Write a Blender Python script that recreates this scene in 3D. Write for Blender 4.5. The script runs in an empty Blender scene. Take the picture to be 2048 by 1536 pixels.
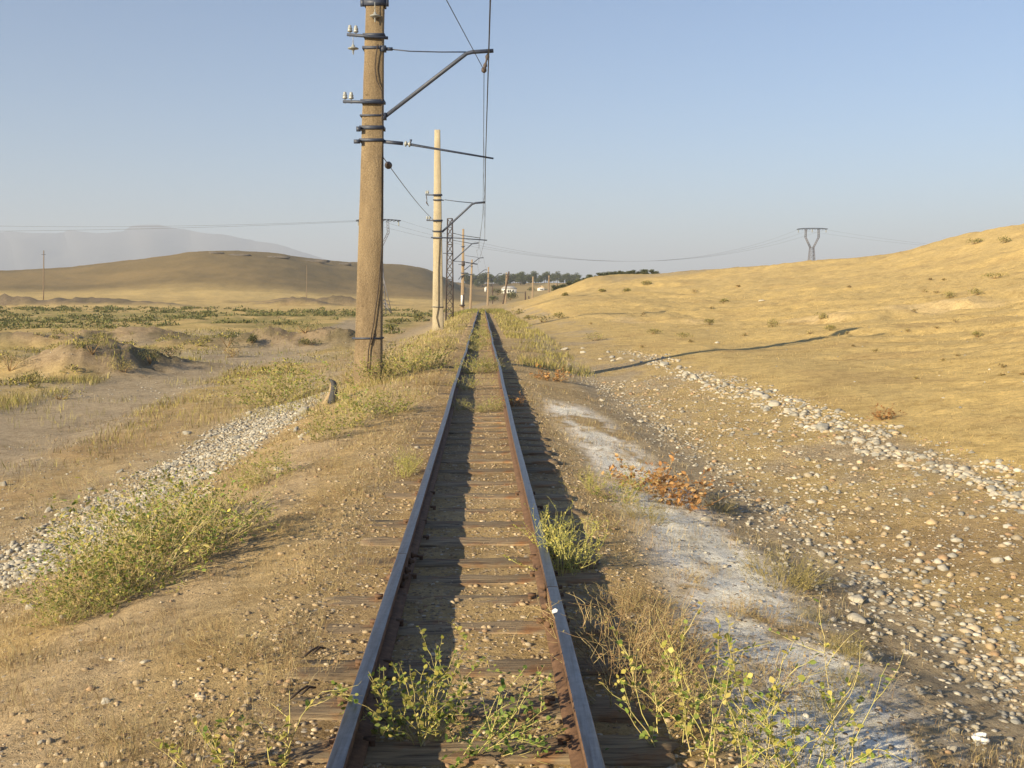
import bpy, math, random
import numpy as np
from mathutils import Vector, Matrix

random.seed(7)
rng = np.random.default_rng(7)
SC = bpy.context.scene
COL = SC.collection
R = math.radians

# ------------------------------------------------------------------ camera, light, exposure
CAMH = 1.446
F = 2050.0
HOR = 596.0
PITCH = math.atan((768 - HOR) / F)
cam_d = bpy.data.cameras.new('camera')
cam_d.sensor_width = 36.0
cam_d.lens = F / 2048 * 36.0
cam_d.clip_start = 0.05
cam_d.clip_end = 60000
cam = bpy.data.objects.new('camera', cam_d)
COL.objects.link(cam)
cam.location = (0, 0, CAMH)
cam.rotation_euler = (math.pi / 2 - PITCH, 0, 0)
SC.camera = cam

SUN_AZ = R(48)      # light travels towards (sin, cos) of this angle
SUN_EL = R(20.5)
SUN_STRENGTH = 5.0
SKY_STRENGTH = 0.064
EXPOSURE = 1.20
HAZE = 0.00024
world = bpy.data.worlds.new('World')
SC.world = world
world.use_nodes = True
nt = world.node_tree
bg = nt.nodes['Background']
sky = nt.nodes.new('ShaderNodeTexSky')
sky.sky_type = 'NISHITA'
sky.sun_disc = False
sky.sun_elevation = SUN_EL
sky.sun_rotation = SUN_AZ + math.pi
sky.air_density = 1.0
sky.dust_density = 0.4
sky.ozone_density = 5.0
nt.links.new(sky.outputs['Color'], bg.inputs['Color'])
bg.inputs['Strength'].default_value = SKY_STRENGTH
sun_d = bpy.data.lights.new('sun', 'SUN')
sun_d.energy = SUN_STRENGTH
sun_d.angle = R(0.5)
sun_d.color = (1.0, 0.83, 0.54)
sun = bpy.data.objects.new('sun', sun_d)
COL.objects.link(sun)
ldir = Vector((math.sin(SUN_AZ) * math.cos(SUN_EL), math.cos(SUN_AZ) * math.cos(SUN_EL), -math.sin(SUN_EL)))
sun.rotation_euler = ldir.to_track_quat('-Z', 'Y').to_euler()
SC.view_settings.view_transform = 'Standard'
SC.view_settings.look = 'None'
SC.view_settings.exposure = EXPOSURE
SC.view_settings.gamma = 1.0
SC.render.engine = 'CYCLES'
SC.cycles.use_denoising = True
SC.cycles.max_bounces = 6
SC.cycles.volume_bounces = 0
SC.cycles.transparent_max_bounces = 8


# ------------------------------------------------------------------ helpers
def tag(o, label=None, cat=None, group=None, kind=None):
    if label: o['label'] = label
    if cat: o['category'] = cat
    if group: o['group'] = group
    if kind: o['kind'] = kind
    return o

def empty(name, loc, label=None, cat=None, group=None, rz=0.0):
    o = bpy.data.objects.new(name, None)
    o.empty_display_size = 0.1
    COL.objects.link(o)
    o.location = loc
    o.rotation_euler = (0, 0, rz)
    return tag(o, label, cat, group)

def children(o):
    return [c for c in COL.objects if c.parent == o]

def copy_tree(o, kids, loc, rz=0.0, scale=1.0):
    """copy a thing and the listed parts [(part, [sub-parts])]"""
    c = o.copy(); COL.objects.link(c)
    c.location = loc; c.rotation_euler = (0, 0, rz)
    c.scale = (scale,) * 3 if not isinstance(scale, (tuple, list)) else scale
    for p, subs in kids:
        q = p.copy(); COL.objects.link(q); q.parent = c
        for s in subs:
            t = s.copy(); COL.objects.link(t); t.parent = q
    return c

class MB:
    def __init__(self):
        self.v = []; self.c = []; self.f = []; self.n = 0
    def add(self, v, f, col=None):
        v = np.asarray(v, dtype=np.float64).reshape(-1, 3)
        if not isinstance(f, (list, tuple)) or (len(f) and not isinstance(f[0], np.ndarray)):
            f = [np.asarray(f, dtype=np.int64)]
        for a in f:
            if len(a): self.f.append(np.asarray(a, dtype=np.int64) + self.n)
        self.v.append(v)
        if col is None: col = (1, 1, 1)
        col = np.asarray(col, dtype=np.float64)
        if col.ndim == 1: col = np.tile(col, (len(v), 1))
        self.c.append(col)
        self.n += len(v)
        return self
    def box(self, c, s, rot=None, col=None, taper=None, bevel=0.0):
        c = np.array(c, float); h = np.array(s, float) / 2
        p = np.array([[x, y, z] for z in (-1, 1) for y in (-1, 1) for x in (-1, 1)], float) * h
        if taper is not None:
            p[4:, 0] *= taper; p[4:, 1] *= taper
        if rot is not None: p = p @ np.array(rot.to_3x3() if hasattr(rot, 'to_3x3') else rot).T
        f = [[0, 2, 3, 1], [4, 5, 7, 6], [0, 1, 5, 4], [2, 6, 7, 3], [0, 4, 6, 2], [1, 3, 7, 5]]
        return self.add(p + c, np.array(f), col)
    def bar(self, a, b, w, h=None, col=None):
        """box bar between two points, w wide, h high"""
        h = h or w
        a = Vector(a); b = Vector(b); d = b - a; L = d.length
        q = d.to_track_quat('X', 'Z').to_matrix()
        return self.box((a + b) / 2, (L, w, h), rot=q, col=col)
    def tube(self, pts, r, n=6, col=None, r1=None, caps=True):
        pts = np.asarray(pts, float); m = len(pts)
        if np.isscalar(r):
            rr = np.linspace(r, r if r1 is None else r1, m)
        else: rr = np.asarray(r, float)
        tg = np.gradient(pts, axis=0)
        tg /= np.linalg.norm(tg, axis=1)[:, None] + 1e-12
        ref = np.array([0, 0, 1.0]) if abs(tg[0, 2]) < 0.9 else np.array([1.0, 0, 0])
        a = np.cross(tg, ref); a /= np.linalg.norm(a, axis=1)[:, None] + 1e-12
        b = np.cross(tg, a)
        th = np.arange(n) / n * 2 * math.pi
        v = (pts[:, None, :] + rr[:, None, None] * (np.cos(th)[None, :, None] * a[:, None, :] + np.sin(th)[None, :, None] * b[:, None, :])).reshape(-1, 3)
        i = np.arange(m - 1)[:, None] * n; j = np.arange(n)[None, :]; j2 = (j + 1) % n
        f = np.stack([i + j, i + j2, i + n + j2, i + n + j], -1).reshape(-1, 4)
        fs = [f]
        if caps and n >= 3:
            fs.append(np.array([list(range(n - 1, -1, -1))])); fs.append(np.array([[(m - 1) * n + k for k in range(n)]]))
        return self.add(v, fs, col)
    def lathe(self, base, prof, n=10, axis=(0, 0, 1), col=None):
        """prof [(r, z)] around the axis from base"""
        base = np.array(base, float); ax = Vector(axis).normalized()
        q = np.array(ax.to_track_quat('Z', 'Y').to_matrix())
        th = np.arange(n) / n * 2 * math.pi
        v = np.array([[r * math.cos(t), r * math.sin(t), z] for r, z in prof for t in th]) @ q.T + base
        m = len(prof)
        i = np.arange(m - 1)[:, None] * n; j = np.arange(n)[None, :]; j2 = (j + 1) % n
        f = np.stack([i + j, i + j2, i + n + j2, i + n + j], -1).reshape(-1, 4)
        return self.add(v, [f, np.array([list(range(n - 1, -1, -1))]), np.array([[(m - 1) * n + k for k in range(n)]])], col)
    def build(self, name, mat, parent=None, smooth=False, loc=None):
        me = bpy.data.meshes.new(name)
        v = np.concatenate(self.v) if self.v else np.zeros((0, 3))
        c = np.concatenate(self.c) if self.c else np.zeros((0, 3))
        me.vertices.add(len(v)); me.vertices.foreach_set('co', v.astype(np.float32).ravel())
        nl = sum(a.size for a in self.f); nf = sum(len(a) for a in self.f)
        me.loops.add(nl); me.polygons.add(nf)
        li = np.concatenate([a.ravel() for a in self.f]) if self.f else np.zeros(0)
        ln = np.concatenate([np.full(len(a), a.shape[1]) for a in self.f]) if self.f else np.zeros(0)
        ls = np.concatenate([[0], np.cumsum(ln)[:-1]]) if nf else np.zeros(0)
        me.loops.foreach_set('vertex_index', li.astype(np.int32))
        me.polygons.foreach_set('loop_start', ls.astype(np.int32))
        me.polygons.foreach_set('loop_total', ln.astype(np.int32))
        if smooth: me.polygons.foreach_set('use_smooth', np.ones(nf, dtype=bool))
        at = me.color_attributes.new('col', 'FLOAT_COLOR', 'POINT')
        at.data.foreach_set('color', np.concatenate([c, np.ones((len(c), 1))], 1).astype(np.float32).ravel())
        me.update(calc_edges=True); me.validate()
        if mat: me.materials.append(mat)
        o = bpy.data.objects.new(name, me); COL.objects.link(o)
        if parent is not None: o.parent = parent
        if loc is not None: o.location = loc
        return o

# ---- pixel of the photograph -> direction, and a point on it at distance Y (used only for measuring)
def ray(px, py):
    a = (px - 1024) / F; b = (768 - py) / F
    return np.array([a, math.cos(PITCH) + b * math.sin(PITCH), -math.sin(PITCH) + b * math.cos(PITCH)])
def at(px, py, Y):
    d = ray(px, py); return np.array([0, 0, CAMH]) + d * (Y / d[1])

# ---- numpy value noise
def _hash(ix, iy, seed):
    h = (ix.astype(np.int64) * 374761393 + iy.astype(np.int64) * 668265263 + seed * 982451653) & 0xffffffff
    h = ((h ^ (h >> 13)) * 1274126177) & 0xffffffff
    return ((h ^ (h >> 16)) & 0xffff) / 65535.0
def vnoise(x, y, seed=0):
    x = np.asarray(x, float); y = np.asarray(y, float)
    ix = np.floor(x); iy = np.floor(y); fx = x - ix; fy = y - iy
    fx = fx * fx * fx * (fx * (fx * 6 - 15) + 10); fy = fy * fy * fy * (fy * (fy * 6 - 15) + 10)
    a = _hash(ix, iy, seed); b = _hash(ix + 1, iy, seed); c = _hash(ix, iy + 1, seed); d = _hash(ix + 1, iy + 1, seed)
    return (a * (1 - fx) + b * fx) * (1 - fy) + (c * (1 - fx) + d * fx) * fy
def fbm(x, y, oct=4, seed=0, gain=0.5):
    s = 0; a = 1; t = 0
    c, sn = math.cos(0.6), math.sin(0.6)
    for k in range(oct):
        s = s + a * vnoise(x, y, seed + k * 17); t += a; a *= gain
        x, y = (x * c - y * sn) * 2.03 + 11.3, (x * sn + y * c) * 2.03 + 5.7
    return s / t
def sstep(e0, e1, x):
    t = np.clip((np.asarray(x, float) - e0) / (e1 - e0), 0, 1); return t * t * (3 - 2 * t)

# ------------------------------------------------------------------ materials
def new_mat(name):
    m = bpy.data.materials.new(name); m.use_nodes = True
    n = m.node_tree; b = n.nodes['Principled BSDF']
    return m, n, b
def N(n, t, **kw):
    o = n.nodes.new(t)
    for k, v in kw.items(): setattr(o, k, v)
    return o
def noise_node(n, scale, detail=5, rough=0.6, vec=None):
    t = N(n, 'ShaderNodeTexNoise'); t.inputs['Scale'].default_value = scale
    t.inputs['Detail'].default_value = detail; t.inputs['Roughness'].default_value = rough
    if vec is not None: n.links.new(vec, t.inputs['Vector'])
    return t
def ramp(n, fac, stops):
    r = N(n, 'ShaderNodeValToRGB'); e = r.color_ramp.elements
    while len(e) > 1: e.remove(e[-1])
    for i, (p, c) in enumerate(stops):
        k = e[0] if i == 0 else e.new(p)
        k.position = p; k.color = (*c, 1) if len(c) == 3 else c
    n.links.new(fac, r.inputs['Fac']); return r
def mixc(n, fac, a, b, mode='MIX'):
    m = N(n, 'ShaderNodeMix', data_type='RGBA', blend_type=mode)
    for s, v in ((m.inputs['Factor'], fac), (m.inputs['A'], a), (m.inputs['B'], b)):
        if hasattr(v, 'type') and hasattr(v, 'links'): n.links.new(v, s)
        elif isinstance(v, (int, float)): s.default_value = v
        else: s.default_value = (*v, 1)
    return m.outputs['Result']
def bump(n, h, b, strength=0.5, dist=0.02):
    k = N(n, 'ShaderNodeBump'); k.inputs['Strength'].default_value = strength; k.inputs['Distance'].default_value = dist
    n.links.new(h, k.inputs['Height']); n.links.new(k.outputs['Normal'], b.inputs['Normal']); return k

def simple(name, c1, c2, scale=8, rough=0.8, bstr=0.3, bdist=0.01, metal=0.0, stretch=None, detail=6):
    m, n, b = new_mat(name)
    tc = N(n, 'ShaderNodeTexCoord'); v = tc.outputs['Object']
    if stretch:
        mp = N(n, 'ShaderNodeMapping'); mp.inputs['Scale'].default_value = stretch
        n.links.new(v, mp.inputs['Vector']); v = mp.outputs['Vector']
    t = noise_node(n, scale, detail, 0.65, v)
    r = ramp(n, t.outputs['Fac'], [(0.3, c1), (0.7, c2)])
    n.links.new(r.outputs['Color'], b.inputs['Base Color'])
    b.inputs['Roughness'].default_value = rough; b.inputs['Metallic'].default_value = metal
    if bstr: bump(n, t.outputs['Fac'], b, bstr, bdist)
    return m

def leaf_mat(name, rough=0.6, trans=0.25):
    m, n, b = new_mat(name)
    a = N(n, 'ShaderNodeAttribute', attribute_name='col')
    oi = N(n, 'ShaderNodeObjectInfo')
    hs = N(n, 'ShaderNodeHueSaturation'); n.links.new(a.outputs['Color'], hs.inputs['Color'])
    mr = N(n, 'ShaderNodeMapRange'); n.links.new(oi.outputs['Random'], mr.inputs['Value'])
    mr.inputs['To Min'].default_value = 0.85; mr.inputs['To Max'].default_value = 1.15
    n.links.new(mr.outputs['Result'], hs.inputs['Value'])
    n.links.new(hs.outputs['Color'], b.inputs['Base Color'])
    b.inputs['Roughness'].default_value = rough
    b.inputs['Specular IOR Level'].default_value = 0.25
    tr = N(n, 'ShaderNodeBsdfTranslucent'); n.links.new(hs.outputs['Color'], tr.inputs['Color'])
    mx = N(n, 'ShaderNodeMixShader'); mx.inputs['Fac'].default_value = trans
    n.links.new(b.outputs['BSDF'], mx.inputs[1]); n.links.new(tr.outputs['BSDF'], mx.inputs[2])
    n.links.new(mx.outputs['Shader'], n.nodes['Material Output'].inputs['Surface'])
    return m

M = {}
M['leaf'] = leaf_mat('leaf_surface')
M['stem'] = leaf_mat('stem_surface', 0.7, 0.0)

# concrete of the masts
def concrete(name, c1, c2, c3):
    m, n, b = new_mat(name)
    tc = N(n, 'ShaderNodeTexCoord')
    mp = N(n, 'ShaderNodeMapping'); mp.inputs['Scale'].default_value = (1, 1, 0.22)
    n.links.new(tc.outputs['Object'], mp.inputs['Vector'])
    big = noise_node(n, 3.0, 6, 0.7, mp.outputs['Vector'])
    fine = noise_node(n, 45, 4, 0.7, tc.outputs['Object'])
    r = ramp(n, big.outputs['Fac'], [(0.28, c1), (0.5, c2), (0.72, c3)])
    r2 = ramp(n, fine.outputs['Fac'], [(0.3, (0.55, 0.53, 0.50)), (0.7, (1.18, 1.16, 1.14))])
    c = mixc(n, 1.0, r.outputs['Color'], r2.outputs['Color'], 'MULTIPLY')
    mp2 = N(n, 'ShaderNodeMapping'); mp2.inputs['Scale'].default_value = (14, 14, 0.35); n.links.new(tc.outputs['Object'], mp2.inputs['Vector'])
    strk = noise_node(n, 1.6, 5, 0.7, mp2.outputs['Vector'])
    r3 = ramp(n, strk.outputs['Fac'], [(0.30, (0.76, 0.72, 0.68)), (0.42, (1, 1, 1)), (0.66, (1, 1, 1)), (0.78, (1.10, 0.94, 0.78))])
    c = mixc(n, 0.8, c, r3.outputs['Color'], 'MULTIPLY')
    spt = noise_node(n, 7, 3, 0.5, tc.outputs['Object'])
    r4 = ramp(n, spt.outputs['Fac'], [(0.26, (0.45, 0.42, 0.40)), (0.33, (1, 1, 1))])
    c = mixc(n, 0.8, c, r4.outputs['Color'], 'MULTIPLY')
    n.links.new(c, b.inputs['Base Color']); b.inputs['Roughness'].default_value = 0.9
    ad = N(n, 'ShaderNodeMath', operation='ADD'); n.links.new(big.outputs['Fac'], ad.inputs[0]); n.links.new(fine.outputs['Fac'], ad.inputs[1])
    bump(n, ad.outputs[0], b, 0.9, 0.02)
    return m
M['concrete_brown'] = concrete('weathered_brown_concrete', (0.14, 0.102, 0.062), (0.235, 0.178, 0.11), (0.32, 0.25, 0.16))
M['concrete_pale'] = concrete('pale_concrete', (0.36, 0.31, 0.22), (0.44, 0.385, 0.275), (0.50, 0.445, 0.33))
M['concrete_far'] = concrete('tan_concrete', (0.25, 0.18, 0.115), (0.31, 0.235, 0.155), (0.36, 0.28, 0.19))
M['dark_steel'] = simple('dark_blue_painted_steel', (0.022, 0.030, 0.055), (0.05, 0.062, 0.10), 14, 0.55, 0.15, 0.003)
M['lattice'] = simple('dark_lattice_steel', (0.035, 0.03, 0.035), (0.075, 0.055, 0.05), 6, 0.7, 0.1, 0.003)
M['rust'] = simple('rusty_steel', (0.06, 0.032, 0.019), (0.15, 0.085, 0.048), 16, 0.85, 0.4, 0.003)
M['porcelain'] = simple('glazed_insulator', (0.20, 0.215, 0.22), (0.36, 0.37, 0.36), 9, 0.25, 0.0)
M['wire'] = simple('weathered_wire', (0.04, 0.042, 0.055), (0.075, 0.078, 0.09), 3, 0.6, 0.0)
M['cable'] = simple('brown_black_cable', (0.02, 0.015, 0.012), (0.05, 0.03, 0.02), 8, 0.7, 0.0)
M['tower'] = simple('galvanised_tower_steel', (0.10, 0.10, 0.13), (0.17, 0.17, 0.20), 3, 0.6, 0.0)
M['old_wood'] = simple('dark_old_pole_wood', (0.045, 0.03, 0.022), (0.10, 0.065, 0.045), 6, 0.9, 0.4, 0.01, stretch=(3, 3, 0.3))
M['grey_wood'] = simple('weathered_pole_wood', (0.14, 0.10, 0.065), (0.25, 0.18, 0.115), 6, 0.9, 0.4, 0.01, stretch=(3, 3, 0.3))
M['white_wall'] = simple('whitewashed_wall', (0.72, 0.71, 0.67), (0.82, 0.81, 0.78), 0.6, 0.9, 0.0)
M['roof_grey'] = simple('grey_sheet_roof', (0.30, 0.29, 0.28), (0.42, 0.40, 0.38), 0.8, 0.8, 0.0)
M['roof_tan'] = simple('tan_roof', (0.42, 0.31, 0.19), (0.52, 0.39, 0.25), 0.8, 0.9, 0.0)
M['blue_grey'] = simple('blue_grey_wall', (0.13, 0.13, 0.19), (0.20, 0.19, 0.26), 0.8, 0.9, 0.0)
M['glass_dark'] = simple('dark_window', (0.02, 0.022, 0.025), (0.05, 0.055, 0.06), 2, 0.2, 0.0)
M['white_plastic'] = simple('white_plastic', (0.74, 0.75, 0.74), (0.82, 0.82, 0.80), 20, 0.45, 0.0)
M['bark'] = simple('tree_bark', (0.06, 0.045, 0.03), (0.12, 0.09, 0.06), 5, 0.9, 0.0)
M['stump_lit'] = simple('stump_lit_tone', (0.24, 0.175, 0.105), (0.33, 0.25, 0.16), 18, 0.95, 0.5, 0.01)  # sunlit side of the stump, put into the colour
M['stump_shade'] = simple('stump_shade_tone', (0.022, 0.023, 0.028), (0.055, 0.055, 0.06), 20, 0.8, 0.4, 0.004)  # dark tone: shade on the stump's right side, put into the colour

# running rail: polished on top where the wheels run, rust elsewhere
m, n, b = new_mat('rail_steel')
tc = N(n, 'ShaderNodeTexCoord'); t = noise_node(n, 22, 6, 0.7, tc.outputs['Object'])
rr = ramp(n, t.outputs['Fac'], [(0.3, (0.06, 0.032, 0.018)), (0.5, (0.115, 0.062, 0.034)), (0.72, (0.19, 0.11, 0.06))])
ge = N(n, 'ShaderNodeNewGeometry'); sp = N(n, 'ShaderNodeSeparateXYZ'); n.links.new(ge.outputs['True Normal'], sp.inputs[0])
at2 = N(n, 'ShaderNodeAttribute', attribute_name='col')
st = ramp(n, t.outputs['Fac'], [(0.3, (0.15, 0.157, 0.175)), (0.7, (0.225, 0.235, 0.25))])
mpr = N(n, 'ShaderNodeMapping'); mpr.inputs['Scale'].default_value = (30, 1.2, 1); n.links.new(tc.outputs['Object'], mpr.inputs['Vector'])
tr2 = noise_node(n, 2.0, 5, 0.7, mpr.outputs['Vector'])
st2 = ramp(n, tr2.outputs['Fac'], [(0.3, (0.62, 0.55, 0.50)), (0.5, (1, 1, 1)), (0.7, (1.2, 1.2, 1.2))])
stc = mixc(n, 1.0, st.outputs['Color'], st2.outputs['Color'], 'MULTIPLY')
c = mixc(n, at2.outputs['Fac'], rr.outputs['Color'], stc)
n.links.new(c, b.inputs['Base Color'])
n.links.new(at2.outputs['Fac'], b.inputs['Metallic'])
mr = N(n, 'ShaderNodeMapRange'); n.links.new(at2.outputs['Fac'], mr.inputs['Value'])
mr.inputs['To Min'].default_value = 0.85; mr.inputs['To Max'].default_value = 0.42
n.links.new(mr.outputs['Result'], b.inputs['Roughness'])
bump(n, t.outputs['Fac'], b, 0.15, 0.002)
M['rail'] = m

# sleeper wood
m, n, b = new_mat('sleeper_wood')
tc = N(n, 'ShaderNodeTexCoord'); mp = N(n, 'ShaderNodeMapping'); mp.inputs['Scale'].default_value = (0.9, 14, 14)
n.links.new(tc.outputs['Object'], mp.inputs['Vector'])
oi = N(n, 'ShaderNodeObjectInfo')
t = noise_node(n, 3.2, 7, 0.68, mp.outputs['Vector']); t2 = noise_node(n, 5, 4, 0.6, tc.outputs['Object'])
t3 = noise_node(n, 3, 4, 0.6, tc.outputs['Object'])
r1 = ramp(n, t.outputs['Fac'], [(0.33, (0.06, 0.042, 0.027)), (0.45, (0.20, 0.145, 0.088)), (0.6, (0.32, 0.245, 0.15)), (0.75, (0.43, 0.34, 0.22))])
red = ramp(n, t2.outputs['Fac'], [(0.52, (1, 1, 1)), (0.74, (1.08, 0.68, 0.42))])
c = mixc(n, 1.0, r1.outputs['Color'], red.outputs['Color'], 'MULTIPLY')
hs = N(n, 'ShaderNodeHueSaturation'); n.links.new(c, hs.inputs['Color'])
mr = N(n, 'ShaderNodeMapRange'); n.links.new(oi.outputs['Random'], mr.inputs['Value']); mr.inputs['To Min'].default_value = 0.7; mr.inputs['To Max'].default_value = 1.2
n.links.new(mr.outputs['Result'], hs.inputs['Value'])
n.links.new(hs.outputs['Color'], b.inputs['Base Color']); b.inputs['Roughness'].default_value = 0.92
bump(n, t.outputs['Fac'], b, 1.0, 0.02)
M['sleeper'] = m

# stones: colour from the vertex attribute, broken up by noise
m, n, b = new_mat('stone_surface')
a = N(n, 'ShaderNodeAttribute', attribute_name='col'); oi = N(n, 'ShaderNodeObjectInfo')
tc = N(n, 'ShaderNodeTexCoord'); t = noise_node(n, 30, 6, 0.7, tc.outputs['Object'])
r1 = ramp(n, t.outputs['Fac'], [(0.3, (0.72, 0.70, 0.66)), (0.7, (1.15, 1.14, 1.12))])
c = mixc(n, 1.0, a.outputs['Color'], r1.outputs['Color'], 'MULTIPLY')
r2 = ramp(n, oi.outputs['Random'], [(0.0, (0.78, 0.77, 0.75)), (0.35, (1.0, 0.98, 0.94)), (0.7, (1.15, 1.12, 1.06)), (1.0, (0.80, 0.83, 0.86))])
c = mixc(n, 1.0, c, r2.outputs['Color'], 'MULTIPLY')
n.links.new(c, b.inputs['Base Color']); b.inputs['Roughness'].default_value = 0.88
bump(n, t.outputs['Fac'], b, 0.5, 0.01)
M['stone'] = m

# ground
m, n, b = new_mat('ground_soil')
a = N(n, 'ShaderNodeAttribute', attribute_name='col')
g = N(n, 'ShaderNodeAttribute', attribute_name='peb')
geo = N(n, 'ShaderNodeNewGeometry'); P = geo.outputs['Position']
n1 = noise_node(n, 0.9, 8, 0.72, P); n2 = noise_node(n, 14, 6, 0.75, P); n3 = noise_node(n, 95, 4, 0.75, P)
r1 = ramp(n, n1.outputs['Fac'], [(0.28, (0.78, 0.76, 0.72)), (0.5, (1, 1, 1)), (0.72, (1.16, 1.15, 1.13))])
r2 = ramp(n, n2.outputs['Fac'], [(0.26, (0.60, 0.56, 0.50)), (0.5, (1, 1, 1)), (0.74, (1.25, 1.23, 1.20))])
r3 = ramp(n, n3.outputs['Fac'], [(0.28, (0.66, 0.62, 0.57)), (0.5, (1, 1, 1)), (0.7, (1.25, 1.23, 1.20))])
c = mixc(n, 1.0, a.outputs['Color'], r1.outputs['Color'], 'MULTIPLY')
n4 = noise_node(n, 3.6, 7, 0.75, P); r4 = ramp(n, n4.outputs['Fac'], [(0.30, (0.74, 0.70, 0.62)), (0.5, (1, 1, 1)), (0.70, (1.16, 1.15, 1.10))])
c = mixc(n, 1.0, c, r4.outputs['Color'], 'MULTIPLY')
c = mixc(n, 1.0, c, r2.outputs['Color'], 'MULTIPLY')
c = mixc(n, 1.0, c, r3.outputs['Color'], 'MULTIPLY')
vo = N(n, 'ShaderNodeTexVoronoi'); vo.inputs['Scale'].default_value = 34; n.links.new(P, vo.inputs['Vector'])
vc = N(n, 'ShaderNodeSeparateColor'); n.links.new(vo.outputs['Color'], vc.inputs[0])
pc = ramp(n, vc.outputs[0], [(0.0, (0.16, 0.115, 0.075)), (0.4, (0.30, 0.225, 0.15)), (0.8, (0.42, 0.34, 0.245)), (1.0, (0.58, 0.52, 0.43))])
near = N(n, 'ShaderNodeMath', operation='LESS_THAN'); n.links.new(vo.outputs['Distance'], near.inputs[0]); near.inputs[1].default_value = 0.42
pick = N(n, 'ShaderNodeMath', operation='LESS_THAN'); n.links.new(vc.outputs[1], pick.inputs[0]); n.links.new(g.outputs['Fac'], pick.inputs[1])
pk = N(n, 'ShaderNodeMath', operation='MULTIPLY'); n.links.new(near.outputs[0], pk.inputs[0]); n.links.new(pick.outputs[0], pk.inputs[1])
c = mixc(n, pk.outputs[0], c, pc.outputs['Color'])
n.links.new(c, b.inputs['Base Color']); b.inputs['Roughness'].default_value = 0.95
b.inputs['Specular IOR Level'].default_value = 0.15
hh = N(n, 'ShaderNodeMath', operation='MULTIPLY_ADD'); n.links.new(n2.outputs['Fac'], hh.inputs[0]); hh.inputs[1].default_value = 2.2; n.links.new(n3.outputs['Fac'], hh.inputs[2])
inv = N(n, 'ShaderNodeMath', operation='SUBTRACT'); inv.inputs[0].default_value = 0.5; n.links.new(vo.outputs['Distance'], inv.inputs[1])
hp = N(n, 'ShaderNodeMath', operation='MULTIPLY'); n.links.new(inv.outputs[0], hp.inputs[0]); n.links.new(pk.outputs[0], hp.inputs[1])
hs2 = N(n, 'ShaderNodeMath', operation='MULTIPLY_ADD'); n.links.new(hp.outputs[0], hs2.inputs[0]); hs2.inputs[1].default_value = 2.0; n.links.new(hh.outputs[0], hs2.inputs[2])
bump(n, hs2.outputs[0], b, 0.8, 0.018)
M['ground'] = m

# ------------------------------------------------------------------ terrain
def xc(y):
    return -0.055 - 0.0290 * np.minimum(np.asarray(y, float), 128)

PS = np.array([-80, -30, -11, -8, -6, -4.9, -4.3, -3.6, -2.9, -2.3, -1.8, -1.3, -0.9, -.4, 0, .4, 0.8, 1.05, 1.4, 1.8, 2.2, 2.55, 2.9, 3.5, 4.2, 4.8, 5.4, 7.4, 10.6, 17, 28, 43, 60, 90])
PZ = np.array([-1.35, -1.35, -1.33, -1.3, -1.22, -1.10, -0.98, -0.76, -0.52, -0.34, -0.225, -0.165, -.135, -.152, -.152, -.152, -0.165, -0.205, -0.27, -0.34, -0.42, -0.49, -0.50, -0.45, -0.37, -0.28, -0.20, 0.05, 0.4, 1.0, 2.5, 4.9, 8, 13])
def prof(s): 
    z = 0
    for d, w in ((-0.22, .25), (0, .5), (0.22, .25)): z = z + w * np.interp(s + d * np.clip((np.abs(s) - .9) * .8, 0, 1), PS, PZ)
    return z

# measured points of the far ground: photo x, photo y, distance
CP = []
def cp(px, *ys):
    for y, Y in ys: CP.append((px, y, Y))
cp(-900, (700, 50), (655, 90), (628, 160), (600, 240), (585, 320), (565, 400), (548, 500), (560, 800))
cp(-400, (840, 22), (700, 50), (655, 90), (628, 160), (604, 240), (585, 320), (562, 400), (545, 490), (560, 800))
cp(0, (851, 22), (769, 33), (704, 51), (653, 92), (628, 150), (606, 220), (590, 300), (565, 390), (541, 480), (556, 620), (575, 1000))
cp(200, (704, 51), (653, 92), (627, 150), (606, 220), (588, 300), (560, 400), (530, 470), (550, 640), (575, 1000))
cp(400, (769, 33), (704, 51), (653, 92), (627, 150), (608, 220), (594, 280), (560, 350), (530, 410), (504, 470), (525, 600), (570, 1000))
cp(560, (704, 51), (653, 92), (627, 150), (610, 220), (594, 290), (560, 370), (530, 430), (509, 480), (530, 620), (570, 1000))
cp(700, (690, 57), (653, 92), (627, 150), (612, 220), (598, 300), (575, 390), (550, 450), (527, 520), (545, 700), (575, 1100))
cp(800, (655, 90), (628, 150), (613, 220), (600, 300), (578, 400), (555, 480), (530, 560), (550, 760), (578, 1100))
cp(870, (650, 100), (628, 150), (615, 210), (602, 300), (585, 400), (564, 490), (542, 570), (560, 780), (580, 1100))
cp(930, (625, 150), (616, 210), (607, 300), (598, 420), (588, 540), (578, 640), (568, 720), (572, 860), (580, 1300))
cp(1000, (634, 98), (622, 128), (620, 150), (616, 190), (609, 250), (600, 400), (586, 540), (574, 640), (567, 720), (570, 860), (580, 1300))
cp(1060, (660, 55), (640, 72), (622, 95), (606, 125), (607, 150), (606, 190), (603, 260), (598, 380), (585, 540), (572, 640), (566, 720), (572, 860), (580, 1300))
cp(1110, (690, 40), (650, 55), (625, 74), (604, 98), (590, 122), (592, 140), (598, 180), (597, 260), (588, 420), (577, 560), (566, 700), (572, 860))
cp(1170, (700, 34), (660, 47), (630, 65), (604, 92), (585, 122), (579, 140), (578, 170), (562, 182), (558, 195), (568, 260), (571, 450), (567, 700), (576, 900))
cp(1240, (720, 29), (680, 39), (645, 55), (612, 80), (590, 108), (570, 148), (555, 188), (560, 260), (566, 450), (578, 800))
cp(1330, (745, 24.5), (690, 35), (650, 50), (618, 74), (588, 108), (560, 158), (548, 182), (560, 260), (572, 450))
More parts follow.
